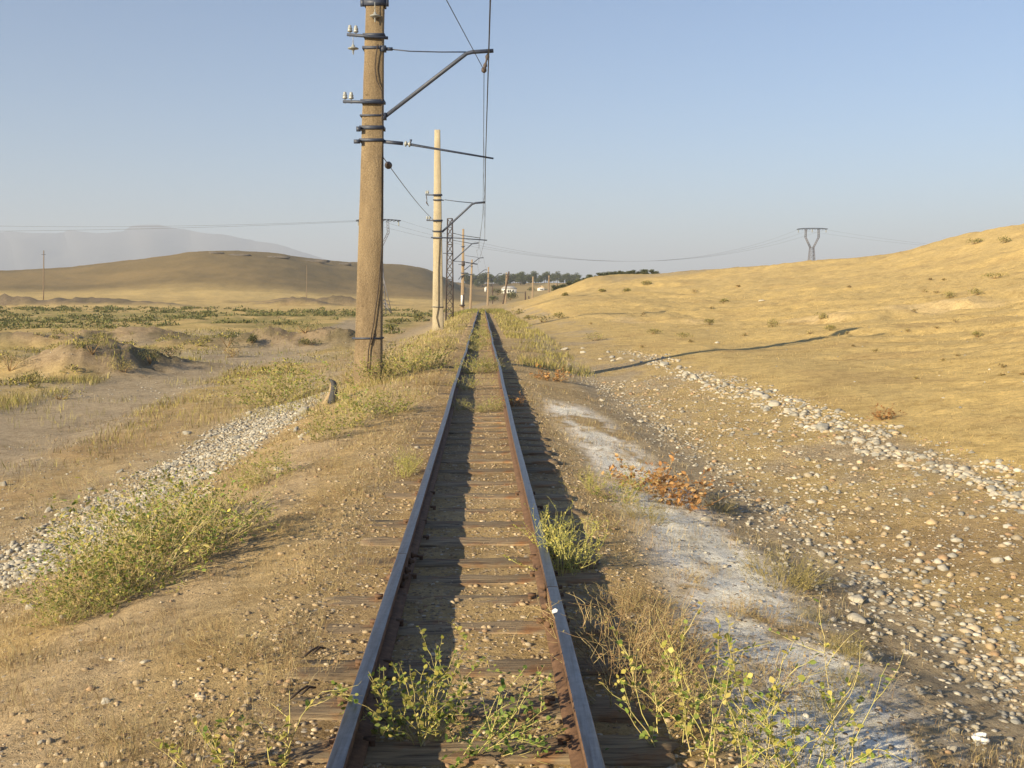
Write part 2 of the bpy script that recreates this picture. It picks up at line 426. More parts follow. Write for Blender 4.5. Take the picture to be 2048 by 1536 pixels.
cp(1450, (760, 22), (700, 32), (650, 48), (618, 72), (580, 112), (550, 150), (537, 172), (560, 240), (576, 450))
cp(1600, (790, 18), (720, 26), (660, 38), (620, 58), (580, 95), (545, 132), (524, 155), (574, 222), (580, 450))
cp(1750, (835, 15.5), (740, 22), (680, 30), (620, 48), (570, 88), (535, 125), (514, 147), (550, 230), (580, 450))
cp(1900, (890, 13), (760, 19), (690, 26), (620, 42), (560, 80), (510, 115), (480, 134), (530, 230), (575, 450))
cp(2048, (800, 14.5), (710, 20), (640, 31), (590, 45), (540, 70), (490, 100), (453, 122), (520, 220), (570, 450))
cp(2400, (700, 17), (610, 26), (530, 45), (450, 75), (385, 110), (480, 220), (565, 450))
cp(2900, (640, 15), (560, 25), (470, 45), (390, 75), (320, 110), (430, 220), (560, 450))
for px in range(-900, 3000, 420):
    cp(px, (588, 2200), (592, 6000))
cu, cw, cq = [], [], []
for px, py, Y in CP:
    p = at(px, py, Y); cu.append(p[0] / Y); cw.append(math.log(Y) * .35); cq.append((p[2] - CAMH) / Y)
cu = np.array(cu); cw = np.array(cw); cq = np.array(cq)
def _U(r2): return 0.5 * r2 * np.log(r2 + 1e-12)
K = _U((cu[:, None] - cu[None]) ** 2 + (cw[:, None] - cw[None]) ** 2)
nC = len(cu); Pm = np.stack([np.ones(nC), cu, cw], 1)
A = np.zeros((nC + 3, nC + 3)); A[:nC, :nC] = K + np.eye(nC) * 2e-4; A[:nC, nC:] = Pm; A[nC:, :nC] = Pm.T
wts = np.linalg.solve(A, np.concatenate([cq, np.zeros(3)]))
def far_h(x, y):
    sh = np.shape(x); x = np.ravel(x).astype(float); y = np.maximum(np.ravel(y).astype(float), 10.0)
    u = np.clip(x / y, -1.0, 1.0); w = np.log(y) * .35; q = np.empty_like(u)
    for i in range(0, len(u), 20000):
        a, bb = u[i:i + 20000], w[i:i + 20000]
        k = _U((a[:, None] - cu[None]) ** 2 + (bb[:, None] - cw[None]) ** 2)
        q[i:i + 20000] = k @ wts[:nC] + wts[nC] + a * wts[nC + 1] + bb * wts[nC + 2]
    return (CAMH + q * y).reshape(sh)

MOUNDS = [(-15.6, 38, 1.0, 2.4, 2.2, 1.4), (-13.9, 40.5, 0.5, 2.4, 1.5, 1.2), (-11.9, 57, .62, 3.2, 2.2, 1.5), (-9.6, 57.5, 0.42, 2.2, 1.8, 1.3), (-22.8, 61, 0.8, 4.2, 2.8, 1.2),
          (-26.5, 56, .75, 4.6, 1.5, 1.3), (-29, 48, .6, 3.6, 1.6, 1.2), (-17.0, 55, .45, 3.0, 1.9, 1.0), (-20, 31, .5, 2.6, 1.6, 1.0), (-19.5, 40, .45, 2.2, 1.4, 1.0), (-13.8, 58, .35, 2.6, 2.4, 1.3),
          (-44, 215, 1.9, 7, 2.0, 1), (-36.5, 222, 2.2, 8, 2.2, 1), (-52, 250, 1.5, 7, 2.5, 1), (-36, 262, 1.6, 5, 2, 1), (-105, 200, 2.4, 20, 2.5, 1), (-85, 205, 1.6, 14, 2.5, 1)]
def mounds(x, y):
    z = 0
    for mx, my, h, rx, ry, p in MOUNDS:
        d = ((x - mx) / rx) ** 2 + ((y - my) / ry) ** 2
        z = z + h * np.exp(-d ** p)
    return z
ROAD = np.array([[-9.6, 10], [-9.9, 16], [-10.4, 21], [-11.3, 28], [-12.4, 38], [-12.2, 47], [-11.2, 58], [-13, 78], [-16, 110], [-22, 160]])
def road_d(x, y): return np.abs(x - np.interp(y, ROAD[:, 1], ROAD[:, 0]))

def height(x, y):
    x = np.asarray(x, float); y = np.asarray(y, float)
    s = x - xc(y)
    a = prof(s)
    # the ditch beside the line shallows out beyond about 34 m
    f = far_h(x, y)
    cor = sstep(5.0, 1.15, np.abs(s)) * sstep(150, 126, y)
    fb = f * (1 - cor) + (-.17) * cor
    wy = sstep(26, 44, y)
    ws = np.where(s > 0, sstep(5.2, 9, s), sstep(7.5, 12, -s)) * sstep(13, 24, y)
    w = np.clip(np.maximum(wy, ws), 0, 1)
    z = a * (1 - w) + fb * w
    ms = mounds(x, y)
    rough = 0.42 + 0.58 * sstep(1.0, 2.2, np.abs(s))
    nn = (fbm(x / 1.3, y / 1.3, 4, 3) - .5) * 0.10 + (fbm(x / .22, y / .22, 3, 9) - .5) * 0.045 * sstep(40, 12, y)
    z = z + nn * rough + ms * (1 + (fbm(x / 1.2, y / 1.2, 4, 31) - .5) * .9) + np.clip(ms * 2, 0, 1) * (fbm(x / .35, y / .35, 3, 33) - .5) * .28
    # broader undulation of the open ground
    op = np.maximum(sstep(6, 14, s), sstep(10, 20, -s))
    z = z + op * (fbm(x / 7, y / 7, 4, 21) - .5) * 0.55 * np.clip(y / 60, .25, 1.6)
    hl = sstep(7, 14, s) * sstep(12, 24, y)
    gq = np.abs(fbm(x / 3.2 + .35 * y, y / 9.0, 4, 91) - .5) * 2
    z = z - hl * (1 - sstep(0, .22, gq)) * .16 + hl * (fbm(x / 1.1, y / 1.1, 3, 92) - .5) * .12
    # small eroded scarp across the right hill
    t = (y - np.interp(x, [2, 8, 14, 24, 40], [70, 52, 42, 45, 52])) + (fbm(x / 3, y / 3, 4, 77) - .5) * 9
    z = z + sstep(3, 9, x) * (0.26 * sstep(-1.0, 1.0, t) - .26 * sstep(1, 14, t)) * sstep(.36, .55, fbm(x / 6, y / 6, 3, 78))
    z = z - 0.06 * sstep(2.2, 1.2, road_d(x, y)) * sstep(-6, -8, s) * sstep(170, 120, y)
    return z

def H1(x, y): return float(height(np.array([x]), np.array([y]))[0])
def ground(px, py, y0=2.2, y1=900):
    """where the line of sight through a photo pixel meets the ground"""
    d = ray(px, py); ys = np.exp(np.linspace(math.log(y0), math.log(y1), 1200))
    t = ys / d[1]; x = d[0] * t; z = CAMH + d[2] * t
    below = z < height(x, ys)
    i = int(np.argmax(below)) if below.any() else len(ys) - 1
    y = ys[i]; x = x[i]
    return np.array([x, y, H1(x, y)])

# grid rows
ys = list(np.linspace(-25, 1.6, 46)); y = 1.7
while y < 12500:
    ys.append(y); y += max(0.055, 0.0118 * y)
ys = np.array(ys); NC = 500
u = np.linspace(-1, 1, NC); u = np.sign(u) * np.abs(u) ** 1.45
W = 9 + 0.80 * np.maximum(ys, 0)
GX = xc(ys)[:, None] + u[None, :] * W[:, None]; GY = np.repeat(ys[:, None], NC, 1)
GZ = height(GX, GY)
S = GX - xc(GY)

def lin(*c): return np.array(c, float)
def ground_colour(x, y):
    s = x - xc(y)
    n1 = fbm(x / 2.3, y / 2.3, 4, 41); n2 = fbm(x / 9, y / 9, 4, 42); n3 = fbm(x / .5, y / .5, 3, 43)
    gold = lin(.51, .382, .168); dirt = lin(.40, .30, .165); pale = lin(.52, .41, .25); brown = lin(.27, .19, .108)
    grey = lin(.36, .30, .215); salt = lin(.87, .83, .77); olive = lin(.24, .20, .08); green = lin(.19, .175, .062); dgold = lin(.40, .285, .13)
    col = np.tile(dirt, (*x.shape, 1)).astype(float)
    def mix(c, w): 
        nonlocal col
        w = np.clip(w, 0, 1)[..., None]; col = col * (1 - w) + c * w
    # trackbed and shoulders
    mix(brown, sstep(1.0, .7, np.abs(s)) * .55)
    mix(dirt * 1.12, sstep(.42, .7, n1) * .8)
    mix(dgold, sstep(.5, .66, n3 * .5 + n1 * .5) * .55)
    # left slope and flat
    mix(brown * 1.25, sstep(-5.2, -6.5, s) * sstep(.42, .62, n1) * .6)
    mix(grey, sstep(-2.6, -3.2, s) * sstep(-6.2, -5, s) * .55)
    # right ditch and its bank
    mix(grey * .95, sstep(1.7, 2.3, s) * .75)
    mix(gold * .88, sstep(2.5, 3.3, s) * sstep(.36, .56, n1 * .6 + n3 * .4) * .85)
    mix(brown, sstep(2.6, 3.4, s) * sstep(5.6, 4.5, s) * sstep(.54, .68, n2) * sstep(10, 7, y) * .8)
    # right hill
    hill = sstep(4.7, 5.6, s + (n3 - .5) * .8)
    mix(gold, hill * .97)
    mix(gold * lin(1.14, 1.12, 1.05), hill * sstep(.5, .68, n2) * .8)
    mix(dgold, hill * sstep(.55, .75, n1) * .55)
    t = (y - np.interp(x, [2, 8, 14, 24, 40], [70, 52, 42, 45, 52])) + (fbm(x / 3, y / 3, 4, 77) - .5) * 9
    mix(pale * 1.05, hill * sstep(-2.5, -.5, t) * sstep(4, 1, t) * sstep(3, 7, x) * .55 * sstep(.38, .6, n1 * .5 + n2 * .5))
    mix(lin(.33, .275, .20), sstep(15, 20, x) * sstep(46, 40, x) * sstep(165, 176, y) * sstep(200, 190, y) * .75)
    # left plain
    lf = sstep(-5.2, -8, s); far = sstep(20, 34, y)
    mix(gold * .93, lf * far)
    mix(olive, lf * far * sstep(.45, .6, n1 * .6 + n2 * .4) * sstep(95, 60, y) * .7)
    mix(grey * 1.02, lf * far * sstep(.5, .62, n2) * sstep(95, 70, y) * .85)
    belt = lf * sstep(78, 100, y) * sstep(185, 150, y)
    mix(green * 1.15, belt * sstep(.38, .58, n2 * .5 + n1 * .5) * .75)
    mix(gold * 1.08, lf * sstep(150, 190, y) * sstep(.35, .6, n2) * .8)
    mix(lin(.27, .19, .09), lf * sstep(190, 215, y) * sstep(300, 230, y) * sstep(.5, .66, n2) * .6)
    h3 = fbm(x / 40, y / 40, 4, 48)
    mix(lin(.20, .15, .07), sstep(300, 360, y) * sstep(60, 0, x))
    mix(lin(.26, .19, .088), sstep(300, 360, y) * sstep(60, 0, x) * sstep(.45, .65, h3) * .8)
    mix(gold * .8, sstep(150, 200, y) * sstep(-10, 5, x) * .7)
    # the road, mounds
    rd = sstep(2.6, 1.7, road_d(x, y) + (n1 - .5) * 1.6) * sstep(-5.5, -7, s) * sstep(150, 100, y)
    mix(grey * lin(1.0, .98, .98), rd * .92)
    mo = np.clip(mounds(x, y) * 1.8, 0, 1)
    mix(lin(.30, .23, .15), mo * sstep(300, 150, y)); mix(lin(.17, .135, .10), mo * sstep(170, 200, y) * .9)
    mix(lin(.16, .135, .075), mo * sstep(.47, .6, n1) * .85 * sstep(300, 150, y))
    # white salt crust on the embankment foot
    sa = sstep(.62, .22, np.abs(s - 1.52 - (n2 - .5) * .5)) * sstep(17.5, 15.5, y) * sstep(.40, .50, n1 * .35 + fbm(x / .35, y / .9, 3, 46) * .4 + fbm(x / .09, y / .14, 3, 49) * .25) 
    mix(salt, sa * .9)
    # track from bare, trodden soil on the left shoulder
    mix(lin(.47, .36, .23), sstep(.5, .2, np.abs(s + 1.75 + (n2 - .5) * .5)) * sstep(22, 14, y) * .7)
    peb = np.clip(.40 - .30 * sstep(.5, 1.2, np.abs(s)) + .35 * sstep(1.6, 2.4, s) * sstep(5.2, 4.4, s) + .4 * sstep(-2.6, -3.2, s) * sstep(-5.6, -4.8, s) - .22 * hill, .03, .8)
    peb = np.where((np.abs(s) < .9), .5, peb) * sstep(60, 20, y)
    return np.clip(col, .02, .8), peb

GC, GP = ground_colour(GX, GY)
gb = MB()
nr = len(ys)
i = np.arange(nr - 1)[:, None] * NC; j = np.arange(NC - 1)[None, :]
gf = np.stack([i + j, i + j + 1, i + NC + j + 1, i + NC + j], -1).reshape(-1, 4)
gb.add(np.stack([GX, GY, GZ], -1).reshape(-1, 3), [gf], GC.reshape(-1, 3))
go = gb.build('ground', M['ground'], smooth=True)
tag(go, kind='structure')
pa = go.data.attributes.new('peb', 'FLOAT', 'POINT'); pa.data.foreach_set('value', GP.astype(np.float32).ravel())

# far mountains, 7.3 km off to the left
mm = simple('mountain_rock', (0.045, 0.045, 0.05), (0.075, 0.07, 0.07), 0.004, 0.95, 0.0)
mb = MB()
mpx = np.arange(-900, 760, 14.0)
mtop = np.interp(mpx, [-900, -300, 0, 90, 150, 200, 250, 285, 320, 345, 380, 420, 480, 560, 640, 760], [480, 450, 466, 462, 464, 464, 456, 452, 451, 457, 462, 468, 474, 490, 512, 552])
mtop = mtop + (fbm(mpx / 30, mpx * 0, 4, 5) - .5) * 9
rows = []
for k, (Y, fz) in enumerate(((6000, 0.0), (6450, .35), (6850, .7), (7300, 1.0), (7850, .6), (8700, 0.0))):
    r = []
    for a, bq in zip(mpx, mtop):
        top = at(a, bq, 7300); zb = -12.0
        w = (fbm(np.array([a / 60.]), np.array([k * 1.7]), 3, 8)[0] - .5) * .35 * (0 < fz < 1)
        r.append((top[0] * (Y / 7300), Y + 120 * math.sin(a * .05 + k), zb + (top[2] - zb) * min(1, max(0, fz + w))))
    rows.append(r)
nm = len(mpx); i = np.arange(5)[:, None] * nm; j = np.arange(nm - 1)[None, :]
mb.add(np.array(rows).reshape(-1, 3), [np.stack([i + j, i + j + 1, i + nm + j + 1, i + nm + j], -1).reshape(-1, 4)])
tag(mb.build('mountains', mm, smooth=True), kind='structure')
# air: one even volume round everything, the sky outside it
m = bpy.data.materials.new('pale_air'); m.use_nodes = True
n = m.node_tree; n.nodes.remove(n.nodes['Principled BSDF'])
pv = N(n, 'ShaderNodeVolumePrincipled')
pv.inputs['Color'].default_value = (0.72, 0.80, 0.97, 1); pv.inputs['Density'].default_value = HAZE
pv.inputs['Anisotropy'].default_value = 0.0
n.links.new(pv.outputs['Volume'], n.nodes['Material Output'].inputs['Volume'])
hb = MB(); hb.box((0, 7000, 260.0), (30000, 15200, 600.0)); ho = hb.build('haze', m)
tag(ho, kind='stuff', label='pale dusty haze over the plain and the far mountains', cat='haze')

# ------------------------------------------------------------------ the track
def wob(y, sd):
    y = np.asarray(y, float)
    return 0.010 * np.sin(y * .31 + sd) * np.clip(y / 18, 0, 1.2) + 0.007 * np.sin(y * .83 + 2 * sd) * np.clip(y / 30, 0, 1.2)
def rail_pt(side, y):
    return np.array([xc(y) + side * 0.405 + wob(y, side * 1.3), y, 0.010 * math.sin(y * .27 + side) * min(1, max(0, (y - 8) / 25))])
HEADP = [(-.029, -.034), (.029, -.034), (.030, -.008), (.022, -.0008), (-.022, -.0008), (-.030, -.008)]
WEBP = [(-.008, -.108), (.008, -.108), (.008, -.033), (-.008, -.033)]
FOOTP = [(-.055, -.130), (.055, -.130), (.055, -.121), (.009, -.107), (-.009, -.107), (-.055, -.121)]
def sweep(mb, path, prof2, col=(0, 0, 0)):
    n = len(prof2); m = len(path)
    v = np.array([[p[0] + a, p[1], p[2] + bq] for p in path for a, bq in prof2])
    i = np.arange(m - 1)[:, None] * n; j = np.arange(n)[None, :]; j2 = (j + 1) % n
    f = np.stack([i + j, i + j2, i + n + j2, i + n + j], -1).reshape(-1, 4)
    mb.add(v, [f, np.array([list(range(n))]), np.array([[(m - 1) * n + k for k in range(n - 1, -1, -1)]])], col)
def make_rail(side, ya, yb, label):
    step = 0.4 if yb < 40 else 0.8
    yy = np.linspace(ya, yb, max(3, int((yb - ya) / step)))
    base = np.array([float(xc(ya)) + side * .405, ya, -.13])
    root = empty('rail', base, label, 'rail', 'rails of the narrow track')
    path = [rail_pt(side, v) - base for v in yy]
    h = MB(); sweep(h, path, HEADP)
    # polished running surface, a hair proud of the head
    a = np.array([[p[0] + dx, p[1], p[2] + dz] for p in path for dx, dz in ((-.0265, -.0025), (-.020, .0004), (.020, .0004), (.0265, -.0025))])
    m = len(path); i = np.arange(m - 1)[:, None] * 4; j = np.arange(3)[None, :]
    h.add(a, [np.stack([i + j, i + j + 1, i + 4 + j + 1, i + 4 + j], -1).reshape(-1, 4)], (1, 1, 1))
    h.build('rail_head', M['rail'], root)
    w = MB(); sweep(w, path, WEBP); w.build('rail_web', M['rail'], root)
    f = MB(); sweep(f, path, FOOTP); f.build('rail_foot', M['rail'], root)
    return root, base
JOINT = {-1: 5.72, 1: 5.05}
for side, nm in ((-1, 'left'), (1, 'right')):
    cuts = [-8.0, JOINT[side]]
    while cuts[-1] < 124: cuts.append(cuts[-1] + 12.5)
    cuts[-1] = 126.5
    for k in range(len(cuts) - 1):
        lab = ['near %s-hand rail running out of the bottom edge, with bolted joint' % nm,
               '%s-hand rail just past the first bolted joint' % nm,
               '%s-hand rail beside the first concrete mast' % nm][k] if k < 3 else '%s-hand rail length on the far stretch of the track' % nm
        root, base = make_rail(side, cuts[k] + (.004 if k else 0), cuts[k + 1] - .004, lab)
        if k == 0:
            for sd in (-1, 1):
                p = MB(); q = rail_pt(side, JOINT[side]) - base
                p.box((q[0] + sd * .018, q[1], q[2] - .070), (.016, .62, .066))
                p.box((q[0] + sd * .030, q[1], q[2] - .103), (.024, .62, .012), col=(0, 0, 0))
                fp = p.build('fishplate', M['rust'], root)
                for dy in (-.24, -.10, .10, .24):
                    bm = MB(); bm.lathe((q[0] + sd * .026, q[1] + dy, q[2] - .07), [(.020, 0), (.020, .016), (.011, .017), (.011, .034)], 6, (sd, 0, 0))
                    bm.build('bolt', M['rust'], fp)

# sleepers
def sleeper_mesh(k):
    mb = MB(); g = np.random.default_rng(100 + k)
    L, W2, Hh = 1.50 + g.uniform(-.06, .06), .205 + g.uniform(-.03, .02), .15
    nx = 22; ring = [(-1, -1), (-1, .2), (-1, .75), (-.86, 1), (-.5, 1), (0, 1), (.5, 1), (.86, 1), (1, .75), (1, .2), (1, -1)]
    v = []
    for a in np.linspace(-.5, .5, nx):
        for q, (yy, zz) in enumerate(ring):
            e = abs(a) > .47
            n1 = fbm(np.array([a * 9 + k * 7]), np.array([q * .9 + k]), 3, 60 + k)[0] - .5
            n2 = fbm(np.array([a * 2.2 + k * 3]), np.array([q * 1.7 + k]), 2, 70 + k)[0] - .5
            v.append([a * L + (g.uniform(-.025, .025) if e else 0), yy * W2 / 2 + n1 * .022 + n2 * .02, -.15 + (zz + 1) * Hh / 2 + (n1 * .022 - abs(n2) * .03) * (zz > .5)])
    n = len(ring); i = np.arange(nx - 1)[:, None] * n; j = np.arange(n - 1)[None, :]
    f = np.stack([i + j, i + n + j, i + n + j + 1, i + j + 1], -1).reshape(-1, 4)
    mb.add(v, [f, np.array([list(range(n))]), np.array([[(nx - 1) * n + q for q in range(n - 1, -1, -1)]])])
    return mb
SLV = [None] * 6
SLY = [2.35, 2.75, 3.12, 3.5, 3.87, 4.31, 4.85, 5.29, 5.73, 6.1, 6.63, 7.12, 7.62, 8.16, 8.76, 9.4]
while SLY[-1] < 66: SLY.append(SLY[-1] + .56 + random.uniform(-.05, .05))
def spike_mb(x):
    m = MB(); m.box((x, .03, .0), (.020, .020, .04)); m.box((x - .010 * (1 if x > 0 else -1) * (1 if abs(x) > .405 else -1), .03, .018), (.042, .028, .012)); return m
SPK = {}
ORD = ['', '', '', 'weathered wooden sleeper at the bottom edge under the leafy weed', 'brown wooden sleeper under the middle of the leafy weed', 'grey-brown sleeper just beyond the leafy weed, cracked along its length',
       'second bare sleeper beyond the leafy weed in the track', 'weathered sleeper nearest this side of the rail joint bolts', 'weathered sleeper right under the left rail joint', 'first weathered sleeper past the rail joints']
for k, y in enumerate(SLY):
    q = k % 6
    lab = ORD[k] if k < len(ORD) and ORD[k] else ('weathered wooden sleeper half buried in dirt along the track' if k < 28 else 'far sleeper nearly buried in dirt and weeds')
    if k < 3: lab = 'weathered sleeper at the very near end of the track'
    loc = (float(xc(y)) + random.uniform(-.03, .03), y, -.133 - random.uniform(0, .016) - (.012 if y > 14 else 0))
    if SLV[q] is None:
        o = sleeper_mesh(q).build('wooden_sleeper', M['sleeper']); SLV[q] = o
    else:
        o = SLV[q].copy(); COL.objects.link(o)
        for key in ('label', 'group', 'category'):
            if key in o: del o[key]
    o.location = loc; o.rotation_euler = (R(random.uniform(-2, 2)), R(random.uniform(-.6, .6)), R(random.uniform(-2, 2)) + .029)
    tag(o, lab, 'sleeper', 'wooden sleepers under the rails')
    if 2 <= k <= 14:
        for x in (-.475, -.335, .335, .475):
            if random.random() < .12: continue
            if x not in SPK:
                c = spike_mb(x).build('rail_spike', M['rust'], o); SPK[x] = c
            else:
                c = SPK[x].copy(); COL.objects.link(c); c.parent = o

# ------------------------------------------------------------------ masts
def post_mesh(b0, t0, wb, wt, db, dt, segs=14, chamf=.12, seed=0):
    """rectangular tapered post with chamfered edges from base point b0 to top point t0"""
    mb = MB(); b0 = np.array(b0, float); t0 = np.array(t0, float); v = []
    for k in range(segs + 1):
        t = k / segs; c = b0 * (1 - t) + t0 * t; w = (wb * (1 - t) + wt * t) / 2; d = (db * (1 - t) + dt * t) / 2; h = min(w, d) * chamf * 2
        for q, (x, y) in enumerate(((-w + h, -d), (w - h, -d), (w, -d + h), (w, d - h), (w - h, d), (-w + h, d), (-w, d - h), (-w, -d + h))):
            n = (vnoise(np.array([k * 1.3 + q]), np.array([q * 2.1 + seed]), 90)[0] - .5) * .012
            v.append([c[0] + x + n, c[1] + y + n, c[2]])
    i = np.arange(segs)[:, None] * 8; j = np.arange(8)[None, :]; j2 = (j + 1) % 8
    mb.add(v, [np.stack([i + j, i + j2, i + 8 + j2, i + 8 + j], -1).reshape(-1, 4), np.array([list(range(7, -1, -1))]), np.array([[segs * 8 + q for q in range(8)]])])
    return mb
PIN = [(.012, -.10), (.012, 0), (.050, .0), (.055, .02), (.040, .045), (.048, .055), (.050, .07), (.034, .09), (.036, .11), (.03, .13), (.012, .14)]
BELL = [(.010, .12), (.012, .06), (.030, .05), (.038, .01), (.11, -.015), (.115, -.03), (.05, -.04), (.02, -.07), (.012, -.14), (.004, -.15)]
def band(mb, c, w, d, h=.05, lug=True):
    for sy in (-1, 1): mb.box((c[0], c[1] + sy * (d / 2 + .012), c[2]), (w + .08, .018, h))
    for sx in (-1, 1): mb.box((c[0] + sx * (w / 2 + .031), c[1], c[2]), (.018, d + .002, h * .9))
def egg(mb, a, bq, r=.05, n=3):
    a = Vector(a); bq = Vector(bq); d = bq - a; L = d.length
    pr = [(.01, 0)]
    for k in range(n):
        z0 = L * (k + .15) / n; z1 = L * (k + .85) / n; zm = (z0 + z1) / 2
        pr += [(r * .45, z0), (r, zm - .01), (r, zm + .01), (r * .45, z1)]
    pr.append((.01, L)); mb.lathe(a, pr, 10, d)

# --- first mast (22 m)
Y1 = 22.0
g1 = at(735, 752, Y1); base1 = np.array([g1[0], Y1, H1(g1[0], Y1) - .05])
m1 = empty('catenary_mast', base1, 'nearest brown concrete mast with dark steel bracket arm, left of the track', 'mast', 'catenary masts')
def P1(px, py, dy=0.0): return at(px, py, Y1 + dy) - base1
def w1(py): return (54 + (py - 745) * (54 - 33) / 745) * Y1 / F      # width of the front face
def cx1(py): return 735 + (745 - py) * (750.5 - 735) / 745
b0 = P1(735, 752); b0[2] = -.3
top = P1(751, -14)
post_mesh(b0, top, .585, .35, .34, .26, 24, .035, 1).build('post', M['concrete_brown'], m1)
def band1(py, ext=0, h=.055):
    c = P1(cx1(py), py); mb = MB(); band(mb, c, w1(py), .34 - (745 - py) / 745 * .08, h)
    return mb, c
mb, c = band1(8, h=.13)
for sx in (-1, 1): mb.box((c[0] + sx * (w1(8) / 2 + .07), c[1] - .1, c[2]), (.09, .05, .15))
ca = mb.build('mast_band', M['dark_steel'], m1)
ins = MB(); q = P1(750, 30, -.22); ins.lathe(q, BELL, 12); ins.tube([q + (0, 0, .1), q + (0, 0, .26)], .008); ins.build('insulator', M['porcelain'], ca)
def crossarm1(pl, pr, py0, py1, pins, h=.055):
    mb, c = band1((py0 + py1) / 2)
    a = P1(pl, py0, -.19); bq = P1(pr, py1, -.19); mb.bar(a, bq, .05, h)
    mb.bar(a + (0, .4, 0), bq + (0, .4, 0), .03, h * .8) if False else None
    o = mb.build('crossarm', M['dark_steel'], m1)
    for px, up in pins:
        i = MB(); t = (px - pl) / (pr - pl); pt = a * (1 - t) + bq * t
        if up: i.lathe(pt + (0, 0, .06), PIN, 10)
        else:
            i.lathe(pt - (0, 0, .25), BELL, 12); i.tube([pt - (0, 0, .15), pt - (0, 0, .02)], .008)
        i.build('insulator', M['porcelain'], o)
    return o
crossarm1(694, 776, 69, 76, ((700, 1), (712, 1), (706, 0)))
crossarm1(686, 768, 203, 205, ((690, 1), (702.5, 1)))
mb, c = band1(98); q = P1(766, 98, -.1); mb.box(q, (.13, .12, .12)); mb.box(q + (.12, 0, 0), (.16, .05, .06)); mb.build('mast_band', M['dark_steel'], m1)
mb, c = band1(233, h=.035); mb.box(P1(768, 233, -.1), (.10, .12, .14)); mb.build('mast_band', M['dark_steel'], m1)
mb, c = band1(257, h=.075); mb.box(P1(717, 258, -.2), (.09, .05, .10)); mb.build('mast_band', M['dark_steel'], m1)
mb, c = band1(282, h=.06); mb.box(P1(714, 283, -.2), (.13, .05, .08)); mb.bar(P1(764, 283, -.1), P1(806, 287, -.1), .05, .07)
sb = mb.build('steady_arm_bracket', M['dark_steel'], m1)
mb = MB(); egg(mb, P1(808, 287, -.1), P1(823, 289, -.1), .06, 2); mb.build('insulator', M['porcelain'], sb)
mb = MB(); mb.tube([P1(770, 233, -.1), P1(933, 107, -.05), P1(945, 104, -.05), P1(987, 101.5, -.05)], .042, 8); mb.build('cantilever_arm', M['dark_steel'], m1)
mb = MB(); mb.tube([P1(782, 98.5, -.1), P1(820, 102.5, -.1), P1(880, 104, -.08), P1(932, 104, -.06)], .013, 6); mb.build('tie_rod', M['dark_steel'], m1)
mb = MB(); mb.tube([P1(822, 279, -.1), P1(821, 289, -.1), P1(880, 299, -.1), P1(987, 317, -.05)], [.03, .03, .026, .019], 6); mb.build('steady_arm', M['dark_steel'], m1)
mb, c = band1(676, h=.035); mb.build('mast_band', M['dark_steel'], m1)
mb = MB(); mb.tube([P1(756, 88, -.21), P1(752, 110, -.2), P1(750, 135, -.19), P1(753, 160, -.2), P1(764, 183, -.19), P1(765, 300, -.12), P1(764.5, 400, -.1), P1(763, 500, -.16), P1(757, 575, -.21), P1(747, 650, -.21), P1(737, 700, -.21), P1(735, 745, -.21)], .013, 6)
mb.build('ground_cable', M['cable'], m1)
mb = MB(); mb.tube([P1(766, 300, .1), P1(766, 420, .12), P1(764.5, 560, .12), P1(762, 640, .0), P1(748, 668, -.2), P1(742, 690, -.2)], .011, 5); mb.build('ground_cable', M['cable'], m1)

# --- second mast (57 m), pale concrete
Y2 = 57.0
g2 = at(876, 658, Y2); base2 = np.array([g2[0], Y2, H1(g2[0], Y2) - .05])
m2 = empty('catenary_mast', base2, 'tall pale concrete mast, second along the track, carrying a bracket arm', 'mast', 'catenary masts')
def P2(px, py, dy=0.0): return at(px, py, Y2 + dy) - base2
b0 = P2(876, 658); b0[2] = -.4
post_mesh(b0, P2(874.6, 260), .62, .30, .36, .24, 16, .04, 2).build('post', M['concrete_pale'], m2)
def w2(py): return (22.5 + (py - 655) * (22.5 - 11) / 395) * Y2 / F
def ca2(pl, pr, py, pins=(), name='crossarm', h=.07):
    mb = MB(); band(mb, P2(875.5, py), w2(py), .32, h); mb.bar(P2(pl, py - .5, -.2), P2(pr, py + .5, -.2), .06, h)
    o = mb.build(name, M['dark_steel'], m2)
    for px, up in pins:
        i = MB(); pt = P2(px, py, -.2)
        if up: i.lathe(pt + (0, 0, .08), [(r * 1.2, z * 1.2) for r, z in PIN], 8)
        else: i.tube([pt, pt - (0, 0, .12), pt - (-.02, 0, .3), pt - (0, 0, .42), pt - (-.12, 0, .6)], [.012, .03, .02, .045, .012], 6)
        i.build('insulator', M['porcelain'] if up else M['lattice'], o)
ca2(851, 884, 390, ((853, 1), (856, 1), (853, 0)))
ca2(853, 884, 441, ((854.5, 1), (859, 1)))
ca2(866, 888, 400, (), 'mast_band', .05); ca2(864, 886, 462.5, (), 'mast_band', .05)
ca2(862, 905, 475.5, (), 'steady_arm_bracket', .07)
ca2(866, 888, 614, (), 'mast_band', .03)
mb = MB(); mb.tube([P2(884, 464), P2(944, 408.5), P2(951, 406), P2(970, 404.5)], .055, 8); mb.build('cantilever_arm', M['dark_steel'], m2)
mb = MB(); mb.tube([P2(889, 399.5), P2(915, 403), P2(947, 406)], .022, 5); mb.build('tie_rod', M['dark_steel'], m2)
mb = MB(); mb.tube([P2(903, 475.5), P2(940, 478), P2(974, 480.5)], .03, 5); mb.build('steady_arm', M['dark_steel'], m2)
mb = MB(); mb.tube([P2(884, 440, -.2), P2(880, 470, -.2), P2(877, 540, -.21), P2(877, 612, -.22), P2(875, 625, -.22), P2(873, 635, -.23), P2(878, 655, -.23)], .022, 5); mb.build('ground_cable', M['cable'], m2)

